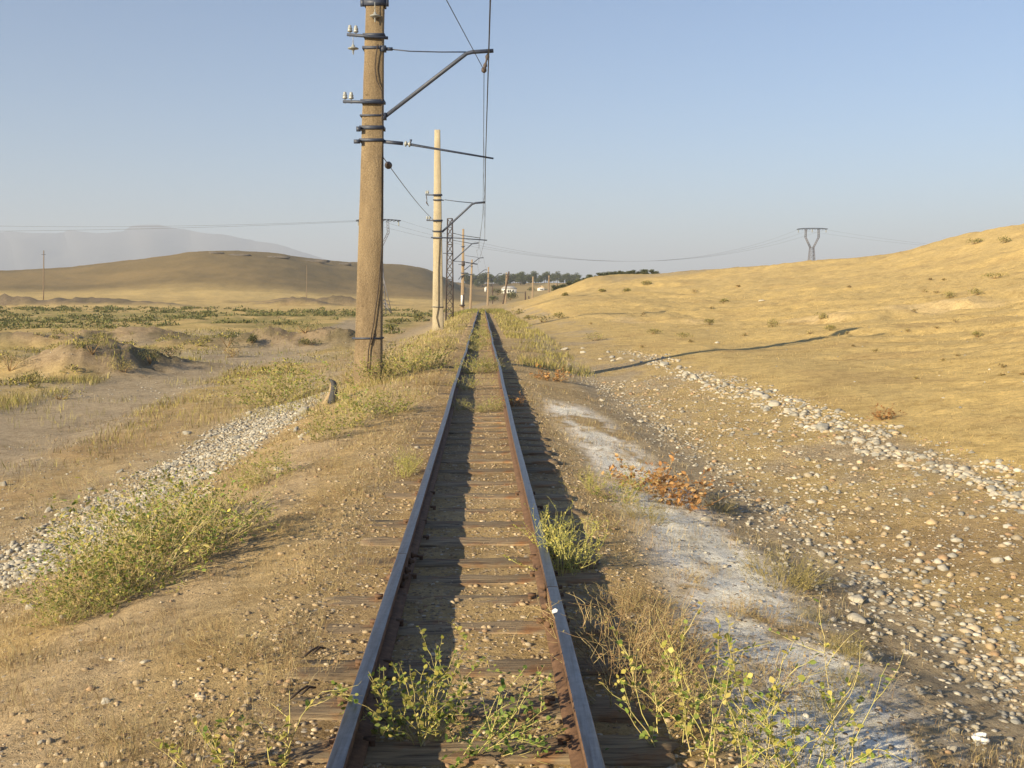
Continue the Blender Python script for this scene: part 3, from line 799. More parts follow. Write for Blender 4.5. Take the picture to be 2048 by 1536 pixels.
# --- lattice mast (99 m)
Y3 = 99.0
g3 = at(899, 641, Y3); base3 = np.array([g3[0], Y3, H1(g3[0], Y3) - .05])
m3 = empty('lattice_mast', base3, 'dark rusty steel lattice mast between the pale and the tan concrete masts', 'mast', 'catenary masts')
def P3(px, py, dy=0.0): return at(px, py, Y3 + dy) - base3
def lattice(mb, c0, c1, w0, w1, d0, d1, n, r=.035, rb=.018):
    c0 = np.array(c0, float); c1 = np.array(c1, float)
    def cor(t, sx, sy):
        c = c0 * (1 - t) + c1 * t; return c + np.array([sx * (w0 * (1 - t) + w1 * t) / 2, sy * (d0 * (1 - t) + d1 * t) / 2, 0])
    for sx in (-1, 1):
        for sy in (-1, 1): mb.bar(cor(0, sx, sy), cor(1, sx, sy), r * 2, r * 2)
    for k in range(n):
        t0, t1 = k / n, (k + 1) / n
        for sy in (-1, 1):
            mb.bar(cor(t0, -1, sy), cor(t1, 1, sy), rb * 2); mb.bar(cor(t0, 1, sy), cor(t1, -1, sy), rb * 2)
            mb.bar(cor(t1, -1, sy), cor(t1, 1, sy), rb * (3.2 if k in (4, 8) else 2))
        for sx in (-1, 1):
            mb.bar(cor(t0, sx, -1), cor(t1, sx, 1), rb * 2)
mb = MB(); b0 = P3(899, 641); b0[2] = -.2
lattice(mb, b0, P3(900, 437), .70, .46, .60, .40, 12, .042, .022); mb.build('lattice_post', M['lattice'], m3)
mb = MB(); mb.tube([P3(906, 522), P3(944, 487.5), P3(949, 486.5), P3(957, 486)], .06, 6); mb.build('cantilever_arm', M['dark_steel'], m3)
mb = MB(); mb.tube([P3(906, 480.5), P3(944, 487)], .025, 4); mb.build('tie_rod', M['dark_steel'], m3)
mb = MB(); mb.tube([P3(905, 466), P3(925, 471), P3(961, 476)], .03, 4); mb.build('feeder_arm', M['dark_steel'], m3)
mb = MB(); mb.tube([P3(906, 522), P3(930, 524), P3(955, 528)], .03, 4); mb.build('steady_arm', M['dark_steel'], m3)
mb = MB(); mb.bar(P3(886, 506.5, -.3), P3(905, 507, -.3), .07, .08); mb.build('crossarm', M['dark_steel'], m3)

# --- farther concrete masts
def far_mast(Y, bpx, bpy, tpx, tpy, wb, wt, label, arm=None, tie=None, steady=None, arms=(), mat='concrete_far', r=.055, extra=None, ratio=.8):
    g = at(bpx, bpy, Y); base = np.array([g[0], Y, min(H1(g[0], Y), g[2]) - .05])
    root = empty('catenary_mast', base, label, 'mast', 'catenary masts')
    P = lambda px, py, dy=0.0: at(px, py, Y + dy) - base
    b0 = P(bpx, bpy); b0[2] = -.3
    post_mesh(b0, P(tpx, tpy), wb, wt, wb * ratio, wt * ratio, 8, .1, 3).build('post', M[mat], root)
    if arm: mb = MB(); mb.tube([P(*q) for q in arm], r, 5); mb.build('cantilever_arm', M['dark_steel'], root)
    if tie: mb = MB(); mb.tube([P(*q) for q in tie], r * .45, 4); mb.build('tie_rod', M['dark_steel'], root)
    if steady: mb = MB(); mb.tube([P(*q) for q in steady], r * .5, 4); mb.build('steady_arm', M['dark_steel'], root)
    for pl, pr, py in arms:
        mb = MB(); mb.bar(P(pl, py, -.25), P(pr, py, -.25), .08, .09); mb.build('crossarm', M['dark_steel'], root)
    return root, P
m4, P4 = far_mast(137, 924.5, 640, 926.5, 458, .52, .26, 'tan concrete mast with drooping lamp bracket and white box near its foot',
    ((929, 540), (956.5, 517.5), (959, 516), (967, 515.5)), ((930, 511), (957, 515)), ((931, 525), (955, 529.5)), ((922, 930, 493), (917, 930, 529), (921, 936, 546)))
mb = MB(); mb.bar(P4(929, 550, -.3), P4(922, 552.5, -.3), .16, .10); mb.bar(P4(922, 552.5, -.3), P4(917, 559, -.3), .14, .10); mb.tube([P4(928, 551, -.2), P4(944, 549, -.2)], .025, 4); mb.build('lamp_bracket', M['dark_steel'], m4)
mb = MB(); mb.box(P4(926.5, 527, -.25), (.42, .35, .62)); mb.build('clamp_box', M['lattice'], m4)
mb = MB(); mb.box(P4(924, 600, -.35), (.26, .3, 1.25)); bx = mb.build('equipment_box', M['white_wall'], m4)
mb = MB(); mb.box(P4(927, 599, -.30), (.16, .32, 1.32)); mb.box(P4(924.5, 610.5, -.4), (.72, .6, .16)); mb.build('box_shelf', M['lattice'], m4)
far_mast(193, 940, 632, 944, 519, .5, .28, 'slim tan concrete mast standing right of the lamp-bracket mast', ((945, 558), (967, 541), (970, 539.5), (974, 540)), None, ((946, 555), (958, 557)), ((940, 946, 533), (936, 945, 549)), 'concrete_far', .07)
far_mast(226, 974.5, 632, 977, 534, .5, .28, 'slim tan concrete mast standing above the end of the rails', ((984, 560), (996, 548.5), (999, 547), (1004, 546.5)), None, ((970, 562), (978, 560)), ((972, 980, 545), (974, 982, 556)), 'concrete_far', .08)
far_mast(250, 1010.5, 618, 1013, 545, .52, .3, 'tan concrete mast next to the leaning dark pole', None, None, None, ((1008, 1016, 549), (1007, 1014, 554)), 'concrete_far')
far_mast(300, 1064.5, 607, 1066, 553, .6, .4, 'tan concrete mast in the valley left of the gabled house', None, None, None, ((1062, 1069, 600),), 'concrete_far')
far_mast(300, 1097, 599, 1098, 551, .6, .45, 'dark-topped mast right of the gabled house', None, None, None, ((1095, 1101, 556),), 'grey_wood')

def pole(name, Y, bpx, bpy, tpx, tpy, r0, r1, mat, label, cat, group=None, arms=(), hook=None):
    g = at(bpx, bpy, Y); base = np.array([g[0], Y, min(H1(g[0], Y), g[2]) - .05])
    root = empty(name, base, label, cat, group)
    P = lambda px, py, dy=0.0: at(px, py, Y + dy) - base
    b0 = P(bpx, bpy); b0[2] = -.3; t = P(tpx, tpy)
    mb = MB(); k = np.linspace(0, 1, 8)[:, None]; pts = b0 * (1 - k) + t * k
    pts[:, 0] += np.sin(np.linspace(0, 3, 8)) * .03
    mb.tube(pts, r0, 8, r1=r1); mb.build('shaft', M[mat], root)
    for pl, pr, py in arms:
        mb = MB(); mb.bar(P(pl, py, -.15), P(pr, py, -.15), .08, .09); mb.build('crossarm', M['dark_steel'], root)
    return root
pole('utility_pole', 236, 1002.5, 621, 1018, 543, .20, .17, 'old_wood', 'dark wooden pole leaning right beside a tan concrete mast', 'pole', 'old poles')
pole('utility_pole', 240, 85.5, 571, 87.5, 501, .15, .10, 'grey_wood', 'lone thin pole on the plain at the left', 'pole', 'old poles', ((83, 91, 509),))
pole('utility_pole', 275, 613, 592, 613.5, 530, .09, .06, 'grey_wood', 'faint thin pole in front of the rounded hill', 'pole', 'old poles')
pole('utility_pole', 300, 985, 597, 985, 570, .16, .14, 'old_wood', 'short dark post left of the flat-roofed white house', 'post', 'old poles')
pole('utility_pole', 280, 1050.5, 607, 1050.5, 583, .22, .18, 'old_wood', 'taller of two short dark posts in the valley', 'post', 'old poles')
pole('utility_pole', 280, 1057.5, 607, 1057.5, 592, .20, .17, 'old_wood', 'shorter of two short dark posts in the valley', 'post', 'old poles')
pole('utility_pole', 290, 1112.5, 598, 1113, 567, .45, .35, 'grey_wood', 'thick pole at the left end of the gantry frame', 'pole', 'old poles')
# gantry frame
Yg = 292.0; g = at(1128, 592, Yg); bg_ = np.array([g[0], Yg, g[2] - .5])
gr = empty('gantry', bg_, 'dark steel portal frame on the brow of the near slope', 'gantry')
PG = lambda px, py, dy=0.0: at(px, py, Yg + dy) - bg_
for px, pb in ((1116.5, 593), (1139.5, 592), (1127, 590)):
    mb = MB(); mb.bar(PG(px, pb), PG(px, 572 if px != 1127 else 567), .20); mb.build('post', M['old_wood'], gr)
mb = MB(); mb.bar(PG(1112, 572), PG(1142, 573), .2, .2); mb.build('beam', M['old_wood'], gr)

# ------------------------------------------------------------------ high-voltage towers
def tower(label, Y, cxp, pyt, pyb, scale, rz):
    c = at(cxp, pyb, Y); base = np.array([c[0], Y, c[2]])
    root = empty('transmission_tower', base, label, 'pylon', 'high-voltage towers', rz)
    hz = at(cxp, pyt, Y)[2] - base[2]
    s = scale
    mb = MB(); zf = hz * .54
    lattice(mb, (0, 0, 0), (0, 0, hz - 4.0 * s), 1.5 * s if False else 1.9 * s, .85 * s, 1.7 * s, .8 * s, 9, .045 * s, .025 * s); mb.build('body', M['tower'], root)
    z1 = hz - 4.0 * s; z2 = hz - 1.75 * s
    for sx in (-1, 1):
        mb = MB()
        a = np.array([sx * .28 * s, 0, z1]); e = np.array([sx * 1.38 * s, 0, z2]); t = np.array([sx * 1.32 * s, 0, hz])
        for p, q, n in ((a, e, 5), (e, t, 4)):
            for ox in (-.16, .16):
                for oy in (-.16, .16): mb.bar(p + (ox * s, oy * s, 0), q + (ox * s, oy * s, 0), .06 * s)
            for k in range(n):
                t0, t1 = k / n, (k + 1) / n; u0 = p * (1 - t0) + q * t0; u1 = p * (1 - t1) + q * t1
                for oy in (-.16, .16): mb.bar(u0 + (-.16 * s, oy * s, 0), u1 + (.16 * s, oy * s, 0), .035 * s); mb.bar(u0 + (.16 * s, oy * s, 0), u1 + (-.16 * s, oy * s, 0), .035 * s)
        mb.build('tower_arm', M['tower'], root)
    mb = MB(); xs = np.linspace(-3.2, 3.2, 13) * s
    for sy in (-.22, .22):
        for k in range(12):
            za = hz + .16 * s * (1 - (abs(xs[k]) / (3.2 * s)) ** 3); zb = hz + .16 * s * (1 - (abs(xs[k + 1]) / (3.2 * s)) ** 3)
            mb.bar((xs[k], sy * s, za), (xs[k + 1], sy * s, zb), .11 * s)
            mb.bar((xs[k], sy * s, hz - .12 * s), (xs[k + 1], sy * s, zb), .07 * s)
    for k in range(13): mb.bar((xs[k], -.22 * s, hz), (xs[k], .22 * s, hz), .06 * s)
    mb.build('crossarm', M['dark_steel'], root)
    for xx in (-2.9, 0, 2.9):
        mb = MB(); mb.lathe((xx * s, 0, hz - .75 * s), [(.03, 0)] + [(.12 if k % 2 else .05, .08 * k) for k in range(1, 9)] + [(.03, .75)], 6); mb.build('insulator', M['porcelain'], root)
    return root, base, hz
tw1, tb1, th1 = tower('lattice power pylon mostly hidden behind the nearest concrete mast', 150.0, 759, 441, 628, 1.0, 0.12)
mb = MB()
for a, bq in (((761, 536), (782, 627)), ((768, 600), (781, 627)), ((758, 606), (770, 606)), ((766, 606), (781, 627))):
    mb.bar(at(*a, 149.2) - tb1, at(*bq, 149.2) - tb1, .10)
mb.build('splayed_leg', M['tower'], tw1)
tw2, tb2, th2 = tower('Y-shaped lattice power pylon rising behind the right-hand hill', 220.0, 1622, 458, 562, 1.0, -0.05)

# ------------------------------------------------------------------ wires
def span(a, bq, sag, n=24):
    a = np.array(a, float); bq = np.array(bq, float); t = np.linspace(0, 1, n)[:, None]
    p = a * (1 - t) + bq * t; p[:, 2] -= (4 * sag * t * (1 - t))[:, 0]; return p
def wire(pts, r, label, name='overhead_wire', group='overhead wires'):
    pts = np.array(pts); o0 = pts[0]
    mb = MB(); mb.tube(pts - o0, r, 5); o = mb.build(name, M['wire'], None, loc=o0)
    return tag(o, label, 'wire', group), o0
cwire = at(971, 318, 22)
d = np.array([.0297, -1, 0])
pts = np.concatenate([span(cwire + d * 34, cwire, .04), span(cwire, at(969.5, 480, 57), .10)[1:], span(at(969.5, 480, 57), at(955, 528, 99), .12)[1:], span(at(955, 528, 99), at(956, 536, 137), .1)[1:], span(at(956, 536, 137), at(962, 556, 193), .2)[1:]])
wire(pts, .0085, 'lower straight contact wire running above the rails')
tip = at(977, 101, 22)
pts = np.concatenate([span(tip + d * 34, tip, .25), span(tip, at(968.5, 403.5, 57), .35)[1:], span(at(968.5, 403.5, 57), at(957, 485, 99), .35)[1:], span(at(957, 485, 99), at(967, 515, 137), .3)[1:], span(at(967, 515, 137), at(974, 539, 193), .4)[1:]])
wire(pts, .0085, 'upper wire resting on the tips of the bracket arms')
node = at(968, 140, 22); far = at(893, 0, 16.5); dr = (far - node)
pts = np.concatenate([span(node + dr * 5.5, node, .0), span(node, at(965.5, 428, 57), .75)[1:], span(at(965.5, 428, 57), at(953, 500, 99), .7)[1:], span(at(953, 500, 99), at(962, 522, 137), .5)[1:]])
ms, o0 = wire(pts, .0075, 'sagging messenger wire hung below the bracket arm, slanting up to the left')
mb = MB(); egg(mb, tip - (0, 0, .04) - o0, node - o0, .045, 2); mb.build('insulator', M['lattice'], ms)
mb = MB(); mb.lathe(node - o0 - (0, 0, .06), [(.02, 0), (.055, .03), (.055, .09), (.02, .12)], 8); mb.build('wire_clamp', M['lattice'], ms)
for Yd in (27.5, 33, 40, 47):
    pm = np.array([np.interp(Yd, pts[:, 1], pts[:, k]) for k in (0, 1, 2)]); 
    q = cwire + (at(969.5, 480, 57) - cwire) * (Yd - 22) / 35
    mb = MB(); mb.tube([pm - o0, q - o0], .004, 4); mb.build('dropper', M['wire'], ms)
# guy wire between the first two masts
a = at(766, 314, 21.95); e = at(875, 446, 56.6)
gw, o0 = wire(span(a, e, .15), .010, 'slanting guy wire strung between the first and second concrete masts', 'guy_wire', None)
mb = MB(); egg(mb, at(774, 327, 22.6) - o0, at(779.5, 334, 23.1) - o0, .085, 1); mb.build('insulator', M['lattice'], gw)
# power lines between the towers
t1 = lambda px: at(px, 441, 150); t2 = lambda px: at(px, 459, 220)
wire(span(t1(716), np.array([-150, 175, 17.0]), 2.0, 40), .014, 'upper power line crossing the sky at the left', 'power_line', 'power lines')
wire(span(t1(758), np.array([-150, 150, 12.5]), 1.5, 40), .014, 'lower power line crossing the sky at the left', 'power_line', 'power lines')
for pa_, pb_ in ((802, 1596), (758, 1622), (718, 1650)):
    wire(span(t1(pa_), t2(pb_), 6.3, 50), .010, 'power line sagging between the two pylons', 'power_line', 'power lines')
for pb_ in (1596, 1650):
    wire(span(t2(pb_), np.array([160, 255, 14.0]), 2.5, 30), .009, 'power line leaving the right-hand pylon behind the hill', 'power_line', 'power lines')

# ------------------------------------------------------------------ houses in the valley
def house(label, Y, pl, pr, pyt, pyb, roof, wins, depth=5.0, wall='white_wall', roofm='roof_grey', name='house', rz=0.0):
    a = at(pl, pyb, Y); b_ = at(pr, pyb, Y); w = b_[0] - a[0]; h = at(pl, pyt, Y)[2] - a[2]
    base = np.array([(a[0] + b_[0]) / 2, Y + depth / 2, a[2]])
    root = empty(name, base, label, 'house', None, rz)
    mb = MB(); mb.box((0, 0, h / 2 - .5), (w, depth, h + 1.0)); mb.build('wall', M[wall], root)
    if roof == 'hip':
        mb = MB(); o = .45
        mb.add([(-w / 2 - o, -depth / 2 - o, h), (w / 2 + o, -depth / 2 - o, h), (w / 2 + o, depth / 2 + o, h), (-w / 2 - o, depth / 2 + o, h), (-w / 2 + 1.6, 0, h + 1.5), (w / 2 - 1.6, 0, h + 1.5)], [np.array([[0, 1, 5, 4], [2, 3, 4, 5], [3, 2, 1, 0]]), np.array([[1, 2, 5], [3, 0, 4]])])
        mb.build('roof', M[roofm], root)
    elif roof == 'gable':
        mb = MB(); o = .3; rh = w * .36
        for sx in (-1, 1): mb.add([(sx * (w / 2 + o), -depth / 2 - o, h - .15), (0, -depth / 2 - o, h + rh), (0, depth / 2 + o, h + rh), (sx * (w / 2 + o), depth / 2 + o, h - .15), (sx * (w / 2 + o), -depth / 2 - o, h - .30), (0, -depth / 2 - o, h + rh - .15), (0, depth / 2 + o, h + rh - .15), (sx * (w / 2 + o), depth / 2 + o, h - .30)], np.array([[0, 1, 2, 3], [7, 6, 5, 4], [0, 4, 5, 1], [3, 2, 6, 7], [0, 3, 7, 4], [1, 5, 6, 2]]))
        mb.build('roof', M[roofm], root)
        mb = MB(); mb.add([(-w / 2, -depth / 2 + .02, h), (w / 2, -depth / 2 + .02, h), (0, -depth / 2 + .02, h + rh - .2)], np.array([[0, 1, 2]])); mb.build('gable', M['roof_tan'], root)
    else:
        mb = MB(); mb.box((0, 0, h + .08), (w + .5, depth + .5, .16)); mb.build('roof', M[roofm], root)
    for x, z, ww, hh in wins:
        mb = MB(); mb.box((x * w, -depth / 2 - .01, z * h), (ww, .06, hh)); mb.build('window', M['glass_dark'], root)
    return root
house('white single-storey house with grey hipped roof, half behind a bush', 540, 1003, 1033, 577.5, 588, 'hip', [(-.30, .55, .9, 1.2), (-.05, .6, .8, 1.2), (.08, .6, .8, 1.2), (.28, .6, .7, 1.1)], 6.5)
house('small white house with tan gabled roof on the slope below the trees', 560, 1075, 1089, 575.5, 581.5, 'gable', [(-.12, .5, .5, .9), (.12, .45, .9, .8)], 5.5, 'white_wall', 'roof_tan')
house('white shed partly hidden behind the near golden slope', 420, 1081, 1095, 591.5, 602, 'flat', [(-.2, .6, .3, .6), (.2, .6, .3, .6)], 3, 'white_wall', 'roof_tan', 'shed')
house('blue-grey shed beside the white shed behind the slope', 410, 1096, 1108, 592.5, 602, 'flat', [], 3, 'blue_grey', 'roof_grey', 'shed')
house('tiny pale hut at the foot of the left tree belt', 560, 969, 973.5, 574, 580, 'gable', [], 2, 'white_wall', 'roof_tan', 'hut')

# ------------------------------------------------------------------ stones and gravel
def ico(sub):
    import bmesh
    bm = bmesh.new(); bmesh.ops.create_icosphere(bm, subdivisions=sub, radius=1.0)
    v = np.array([p.co[:] for p in bm.verts]); f = np.array([[p.index for p in t.verts] for t in bm.faces]); bm.free()
    return v, f
def noise3(v, sc, seed):
    return (vnoise(v[:, 0] * sc + 5, v[:, 1] * sc + v[:, 2] * 1.7 * sc, seed) + vnoise(v[:, 2] * sc + 9, v[:, 0] * sc - v[:, 1] * 1.3 * sc, seed + 3)) / 2 - .5
def stone_mesh(k):
    v, f = ico(3); g = np.random.default_rng(500 + k)
    r = 1 + noise3(v, 1.1, 200 + k) * .7 + noise3(v, 3.1, 300 + k) * .16
    for _ in range(9):       # broken facets
        d = g.normal(size=3); d /= np.linalg.norm(d); h = g.uniform(.52, .84)
        t = v @ d; r = np.where(t * r > h, h / np.maximum(t, 1e-3), r)
    p = v * r[:, None] * np.array([1.0, g.uniform(.68, .9), g.uniform(.5, .72)])
    base = lin(.41, .39, .35) if k % 3 else lin(.30, .295, .28)
    c = base[None] * (1 + noise3(v, 2.3, 400 + k)[:, None] * .5)
    return MB().add(p, f, c)
STN = []
ITER = []
def place_stone(x, y, size, label, group, k=None, zoff=.10):
    k = rng.integers(0, 9) if k is None else k
    while len(STN) < 9: STN.append(None)
    z = H1(x, y)
    if STN[k] is None:
        o = stone_mesh(k).build('stone', M['stone'], smooth=True); STN[k] = o
    else:
        o = STN[k].copy(); COL.objects.link(o)
        for key in ('label', 'group', 'category'):
            if key in o: del o[key]
    o.location = (x, y, z + size * zoff); o.scale = (size * rng.uniform(.85, 1.2), size * rng.uniform(.85, 1.15), size * rng.uniform(.8, 1.15))
    o.rotation_euler = (rng.uniform(-.4, .4), rng.uniform(-.4, .4), rng.uniform(0, 6.28))
    tag(o, label, 'stone', group); ITER.append(o)
    return o
def stone_px(px, py, wpx, label, group, k=None):
    p = ground(px, py); return place_stone(p[0], p[1], wpx * p[1] / F / 2, label, group, k)
# stones one can point to
stone_px(62, 1216, 26, 'white rounded stone at the tip of the big weed patch, near the left edge', 'single pale stones', 1)
stone_px(125, 1236, 22, 'grey stone just right below the white rounded stone by the weed patch', 'single pale stones', 2)
stone_px(212, 1405, 26, 'pale wedge-shaped stone alone on the bare soil at the lower left', 'single pale stones', 4)
stone_px(291, 1327, 20, 'small pale stone above the lone wedge-shaped stone, lower left', 'single pale stones', 5)
stone_px(398, 1438, 22, 'small whitish stone near the lower left weeds and sleepers', 'single pale stones', 7)
stone_px(84, 1487, 22, 'whitish stone low in the bottom left corner', 'single pale stones', 8)
stone_px(6, 972, 30, 'dark grey stone at the left edge above the gravel bank', 'single pale stones', 3)
stone_px(836, 897, 16, 'pale stone against the outer side of the left rail', 'single pale stones', 4)
stone_px(1066, 853, 16, 'round pale stone in the shadow beside the right rail', 'single pale stones', 5)
stone_px(673, 1382, 15, 'tiny white stone beside the left rail foot', 'single pale stones', 7)
stone_px(1712, 1203, 40, 'largest white angular stone among the ditch cobbles', 'single pale stones', 4)
stone_px(1734, 1318, 48, 'large tan flat-topped stone in the ditch right of a dry tuft', 'single pale stones', 2)
stone_px(1715, 1242, 38, 'long pale flat stone just below the largest white angular stone', 'single pale stones', 8)
stone_px(1734, 1394, 32, 'pale cream stone on the edge of the salt strip in the ditch', 'single pale stones', 5)
stone_px(1995, 1125, 30, 'tan rounded stone on the gravelly bank near the right edge', 'single pale stones', 1)
stone_px(1884, 1141, 36, 'flat grey slab-like stone on the gravelly bank', 'single pale stones', 3)
stone_px(1851, 1172, 26, 'tilted pale grey stone just below the flat grey slab', 'single pale stones', 0)
stone_px(1643, 1112, 24, 'round grey stone just right of the olive tuft in the ditch', 'single pale stones', 1)
stone_px(1450, 1136, 14, 'small white flat scrap-like stone on the salt strip', 'single pale stones', 4)
stone_px(1950, 1456, 22, 'small cream stone above the white plastic ring', 'single pale stones', 5)
stone_px(1862, 1500, 22, 'pale egg-shaped stone left of the white plastic ring', 'single pale stones', 1)
stone_px(1905, 1503, 34, 'tan stone right below the pale egg-shaped stone', 'single pale stones', 2)
stone_px(1411, 1040, 26, 'pale stone just right below the orange dry shrub', 'single pale stones', 5)
stone_px(610, 828, 40, 'large pale earthy boulder left of the dark stump', 'single pale stones', 0)
stone_px(1524, 603, 16, 'white stone alone high on the right golden slope', 'single pale stones', 4)
stone_px(1434, 686, 10, 'small white stone above the pole shadow on the slope', 'single pale stones', 5)
stone_px(1797, 856, 22, 'flat pale stone at the outer edge of the stone ridge', 'single pale stones', 3)
stone_px(900, 663, 8, 'white stone on the bank by the second mast', 'single pale stones', 4)
RIDGE = np.array([[1130, 700], [1220, 712], [1330, 735], [1420, 765], [1500, 795], [1590, 822], [1640, 855], [1700, 876], [1780, 902], [1850, 928], [1920, 955], [2000, 990], [2040, 1010]], float)
SBAG = []
for k in range(120):
    t = rng.uniform(0, 1) ** .8 * (len(RIDGE) - 1); i = min(int(t), len(RIDGE) - 2); p = RIDGE[i] * (1 - t + i) + RIDGE[i + 1] * (t - i)
    p = p + rng.normal(size=2) * np.array([20, 8]) * (.3 + p[1] / 1300)
    stone_px(p[0], p[1], rng.uniform(9, 22) * (.35 + p[1] / 1300) * (1.0 if rng.random() > .1 else 1.5), 'pale grey stone in the ridge of stones along the hill foot', 'stone ridge along the hill foot')
DITCH = np.array([[1170, 745], [1230, 800], [1290, 860], [1340, 920], [1400, 990], [1470, 1060], [1560, 1120], [1650, 1190], [1720, 1260], [1800, 1340], [1880, 1420], [1960, 1490]], float)
for k in range(95):
    t = rng.uniform(0, 1) ** .62 * (len(DITCH) - 1); i = min(int(t), len(DITCH) - 2); p = DITCH[i] * (1 - t + i) + DITCH[i + 1] * (t - i)
    p = p + rng.normal(size=2) * np.array([26, 14]) * (p[1] / 1000) + np.array([14, 0]) * (p[1] / 1000)
    stone_px(p[0], p[1], rng.uniform(7, 21) * (p[1] / 1150), 'rounded cobble in the stony ditch right of the track', 'cobbles in the ditch')
BANK = np.array([[10, 1140], [60, 1090], [140, 1050], [230, 1000], [320, 955], [400, 920], [470, 895], [540, 875], [600, 880]], float)
for k in range(52):
    t = rng.uniform(0, 1) * (len(BANK) - 1); i = min(int(t), len(BANK) - 2); p = BANK[i] * (1 - t + i) + BANK[i + 1] * (t - i)
    p = p + rng.normal(size=2) * np.array([44, 30])
    stone_px(p[0], p[1], rng.uniform(12, 24) * (p[1] / 1000), 'grey cobble in the gravel bank on the left slope', 'cobbles of the left gravel bank')

# small gravel, past counting: one object
gv, gf_ = ico(1)
GRV = MB()
def gravel(x, y, size, cols, flat=.62):
    n = len(x)
    if n == 0: return
    z = height(x, y)
    th = rng.uniform(0, 6.28, n); sx = size * rng.uniform(.8, 1.3, n); sy = size * rng.uniform(.65, 1.05, n); sz = size * rng.uniform(.4, flat + .15, n)
    r = 1 + (rng.random((n, len(gv))) - .5) * .5
    p = gv[None] * r[..., None]
    px_ = p[..., 0] * sx[:, None]; py_ = p[..., 1] * sy[:, None]; pz = p[..., 2] * sz[:, None]
    c, s_ = np.cos(th)[:, None], np.sin(th)[:, None]
    v = np.stack([px_ * c - py_ * s_ + x[:, None], px_ * s_ + py_ * c + y[:, None], pz + (z + sz * .08)[:, None]], -1)
    f = gf_[None] + (np.arange(n) * len(gv))[:, None, None]
    col = cols[rng.integers(0, len(cols), n)] * rng.uniform(.75, 1.2, (n, 1))
    GRV.add(v.reshape(-1, 3), [f.reshape(-1, 3)], np.repeat(col, len(gv), 0))
GC1 = np.array([[.36, .345, .315], [.29, .285, .27], [.42, .40, .36], [.24, .24, .235], [.36, .32, .26], [.48, .465, .43]])
GC2 = np.array([[.36, .28, .185], [.42, .33, .22], [.31, .24, .16], [.45, .37, .26], [.50, .43, .33], [.34, .235, .15]])
def samp(n, s0, s1, y0, y1, pw=1.6):
    s = rng.uniform(s0, s1, n); t = rng.random(n) ** pw; y = y0 * (y1 / y0) ** t
    return s + xc(y), y, s
# left gravel bank
x, y, s = samp(21000, -6.2, -2.5, 7.4, 24, .9)
k = rng.random(len(x)) < sstep(.75, .0, np.abs(s + 3.95 +   .03 * (y - 14)) - .42 - .9 * (fbm(x / 1.1, y / 1.1, 4, 55) - .4)) ; x, y = x[k], y[k]
gravel(x, y, rng.uniform(.010, .034, len(x)) * rng.choice([1, 1, 1, 1.5], len(x)), GC1)
# ditch
x, y, s = samp(11000, 1.7, 4.6, 3.2, 30, 1.25)
k = rng.random(len(x)) < np.clip(np.exp(-((s - 2.7) / .42) ** 2) * (.25 + 1.1 * fbm(x / 1.5, y / 1.5, 3, 59)) + .16 * fbm(x / .8, y / .8, 3, 56), 0, 1); x, y = x[k], y[k]
gravel(x, y, rng.uniform(.005, .024, len(x)) * np.clip(.75 + .5 * np.exp(-((x - xc(y) - 2.7) / .5) ** 2), 0, 2), GC1)
# gravelly far bank of the ditch
x, y, s = samp(7500, 2.6, 5.4, 4.5, 24, 1.2)
gravel(x, y, rng.uniform(.004, .013, len(x)) * rng.choice([1, 1, 1, 1, 2, 3], len(x)) * (1 + .02 * y), np.concatenate([GC1, GC2]))
# ridge
x, y, s = samp(5200, 4.1, 5.5, 7, 34, 1.0); k = (np.abs(s - 4.85 + (fbm(x / 1.1, y / 1.1, 3, 58) - .5) * 1.1) < .62 * fbm(x / .8, y / .8, 3, 57) + .04) & (rng.random(len(x)) < .85); x, y = x[k], y[k]
gravel(x, y, rng.uniform(.010, .030, len(x)) * rng.choice([1, 1, 1, 1.7, 2.3], len(x)), np.concatenate([GC1, GC2[3:5]]))
# ballast between and outside the rails
x, y, s = samp(8000, -1.15, 1.1, 2.7, 22, 1.35); k = (np.abs(np.abs(s) - .405) > .06); x, y = x[k], y[k]
gravel(x, y, rng.uniform(.004, .013, len(x)) * rng.choice([1, 1, 1, 1.6], len(x)), GC2)
x, y, s = samp(9500, -3.4, -.8, 3.2, 24, 1.3); k = fbm(x / .7, y / .7, 3, 53) > rng.uniform(.3, .62, len(x)); x, y = x[k], y[k]
gravel(x, y, rng.uniform(.002, .007, len(x)) * rng.choice([1, 1, 1, 1, 1, 1, 1, 1, 2.2, 3], len(x)) * (1 + .03 * y), GC2)
x, y, s = samp(3000, .8, 2.2, 3.2, 20, 1.3)
gravel(x, y, rng.uniform(.003, .009, len(x)) * rng.choice([1, 1, 1, 2.0], len(x)), np.concatenate([GC1, GC2]))
x, y, s = samp(2600, -9, -4.6, 9, 40, 1.0)
gravel(x, y, rng.uniform(.006, .022, len(x)), np.concatenate([GC1, GC2]))
x, y, s = samp(260, 5.2, 26, 10, 60, 1.0)
gravel(x, y, rng.uniform(.010, .03, len(x)), GC1)
x, y, s = samp(1100, -16, -6, 28, 75, 1.0)
gravel(x, y, rng.uniform(.015, .04, len(x)), GC1)
tag(GRV.build('gravel', M['stone']), 'small loose gravel and grit scattered over the embankment and ditch', 'gravel', kind='stuff')

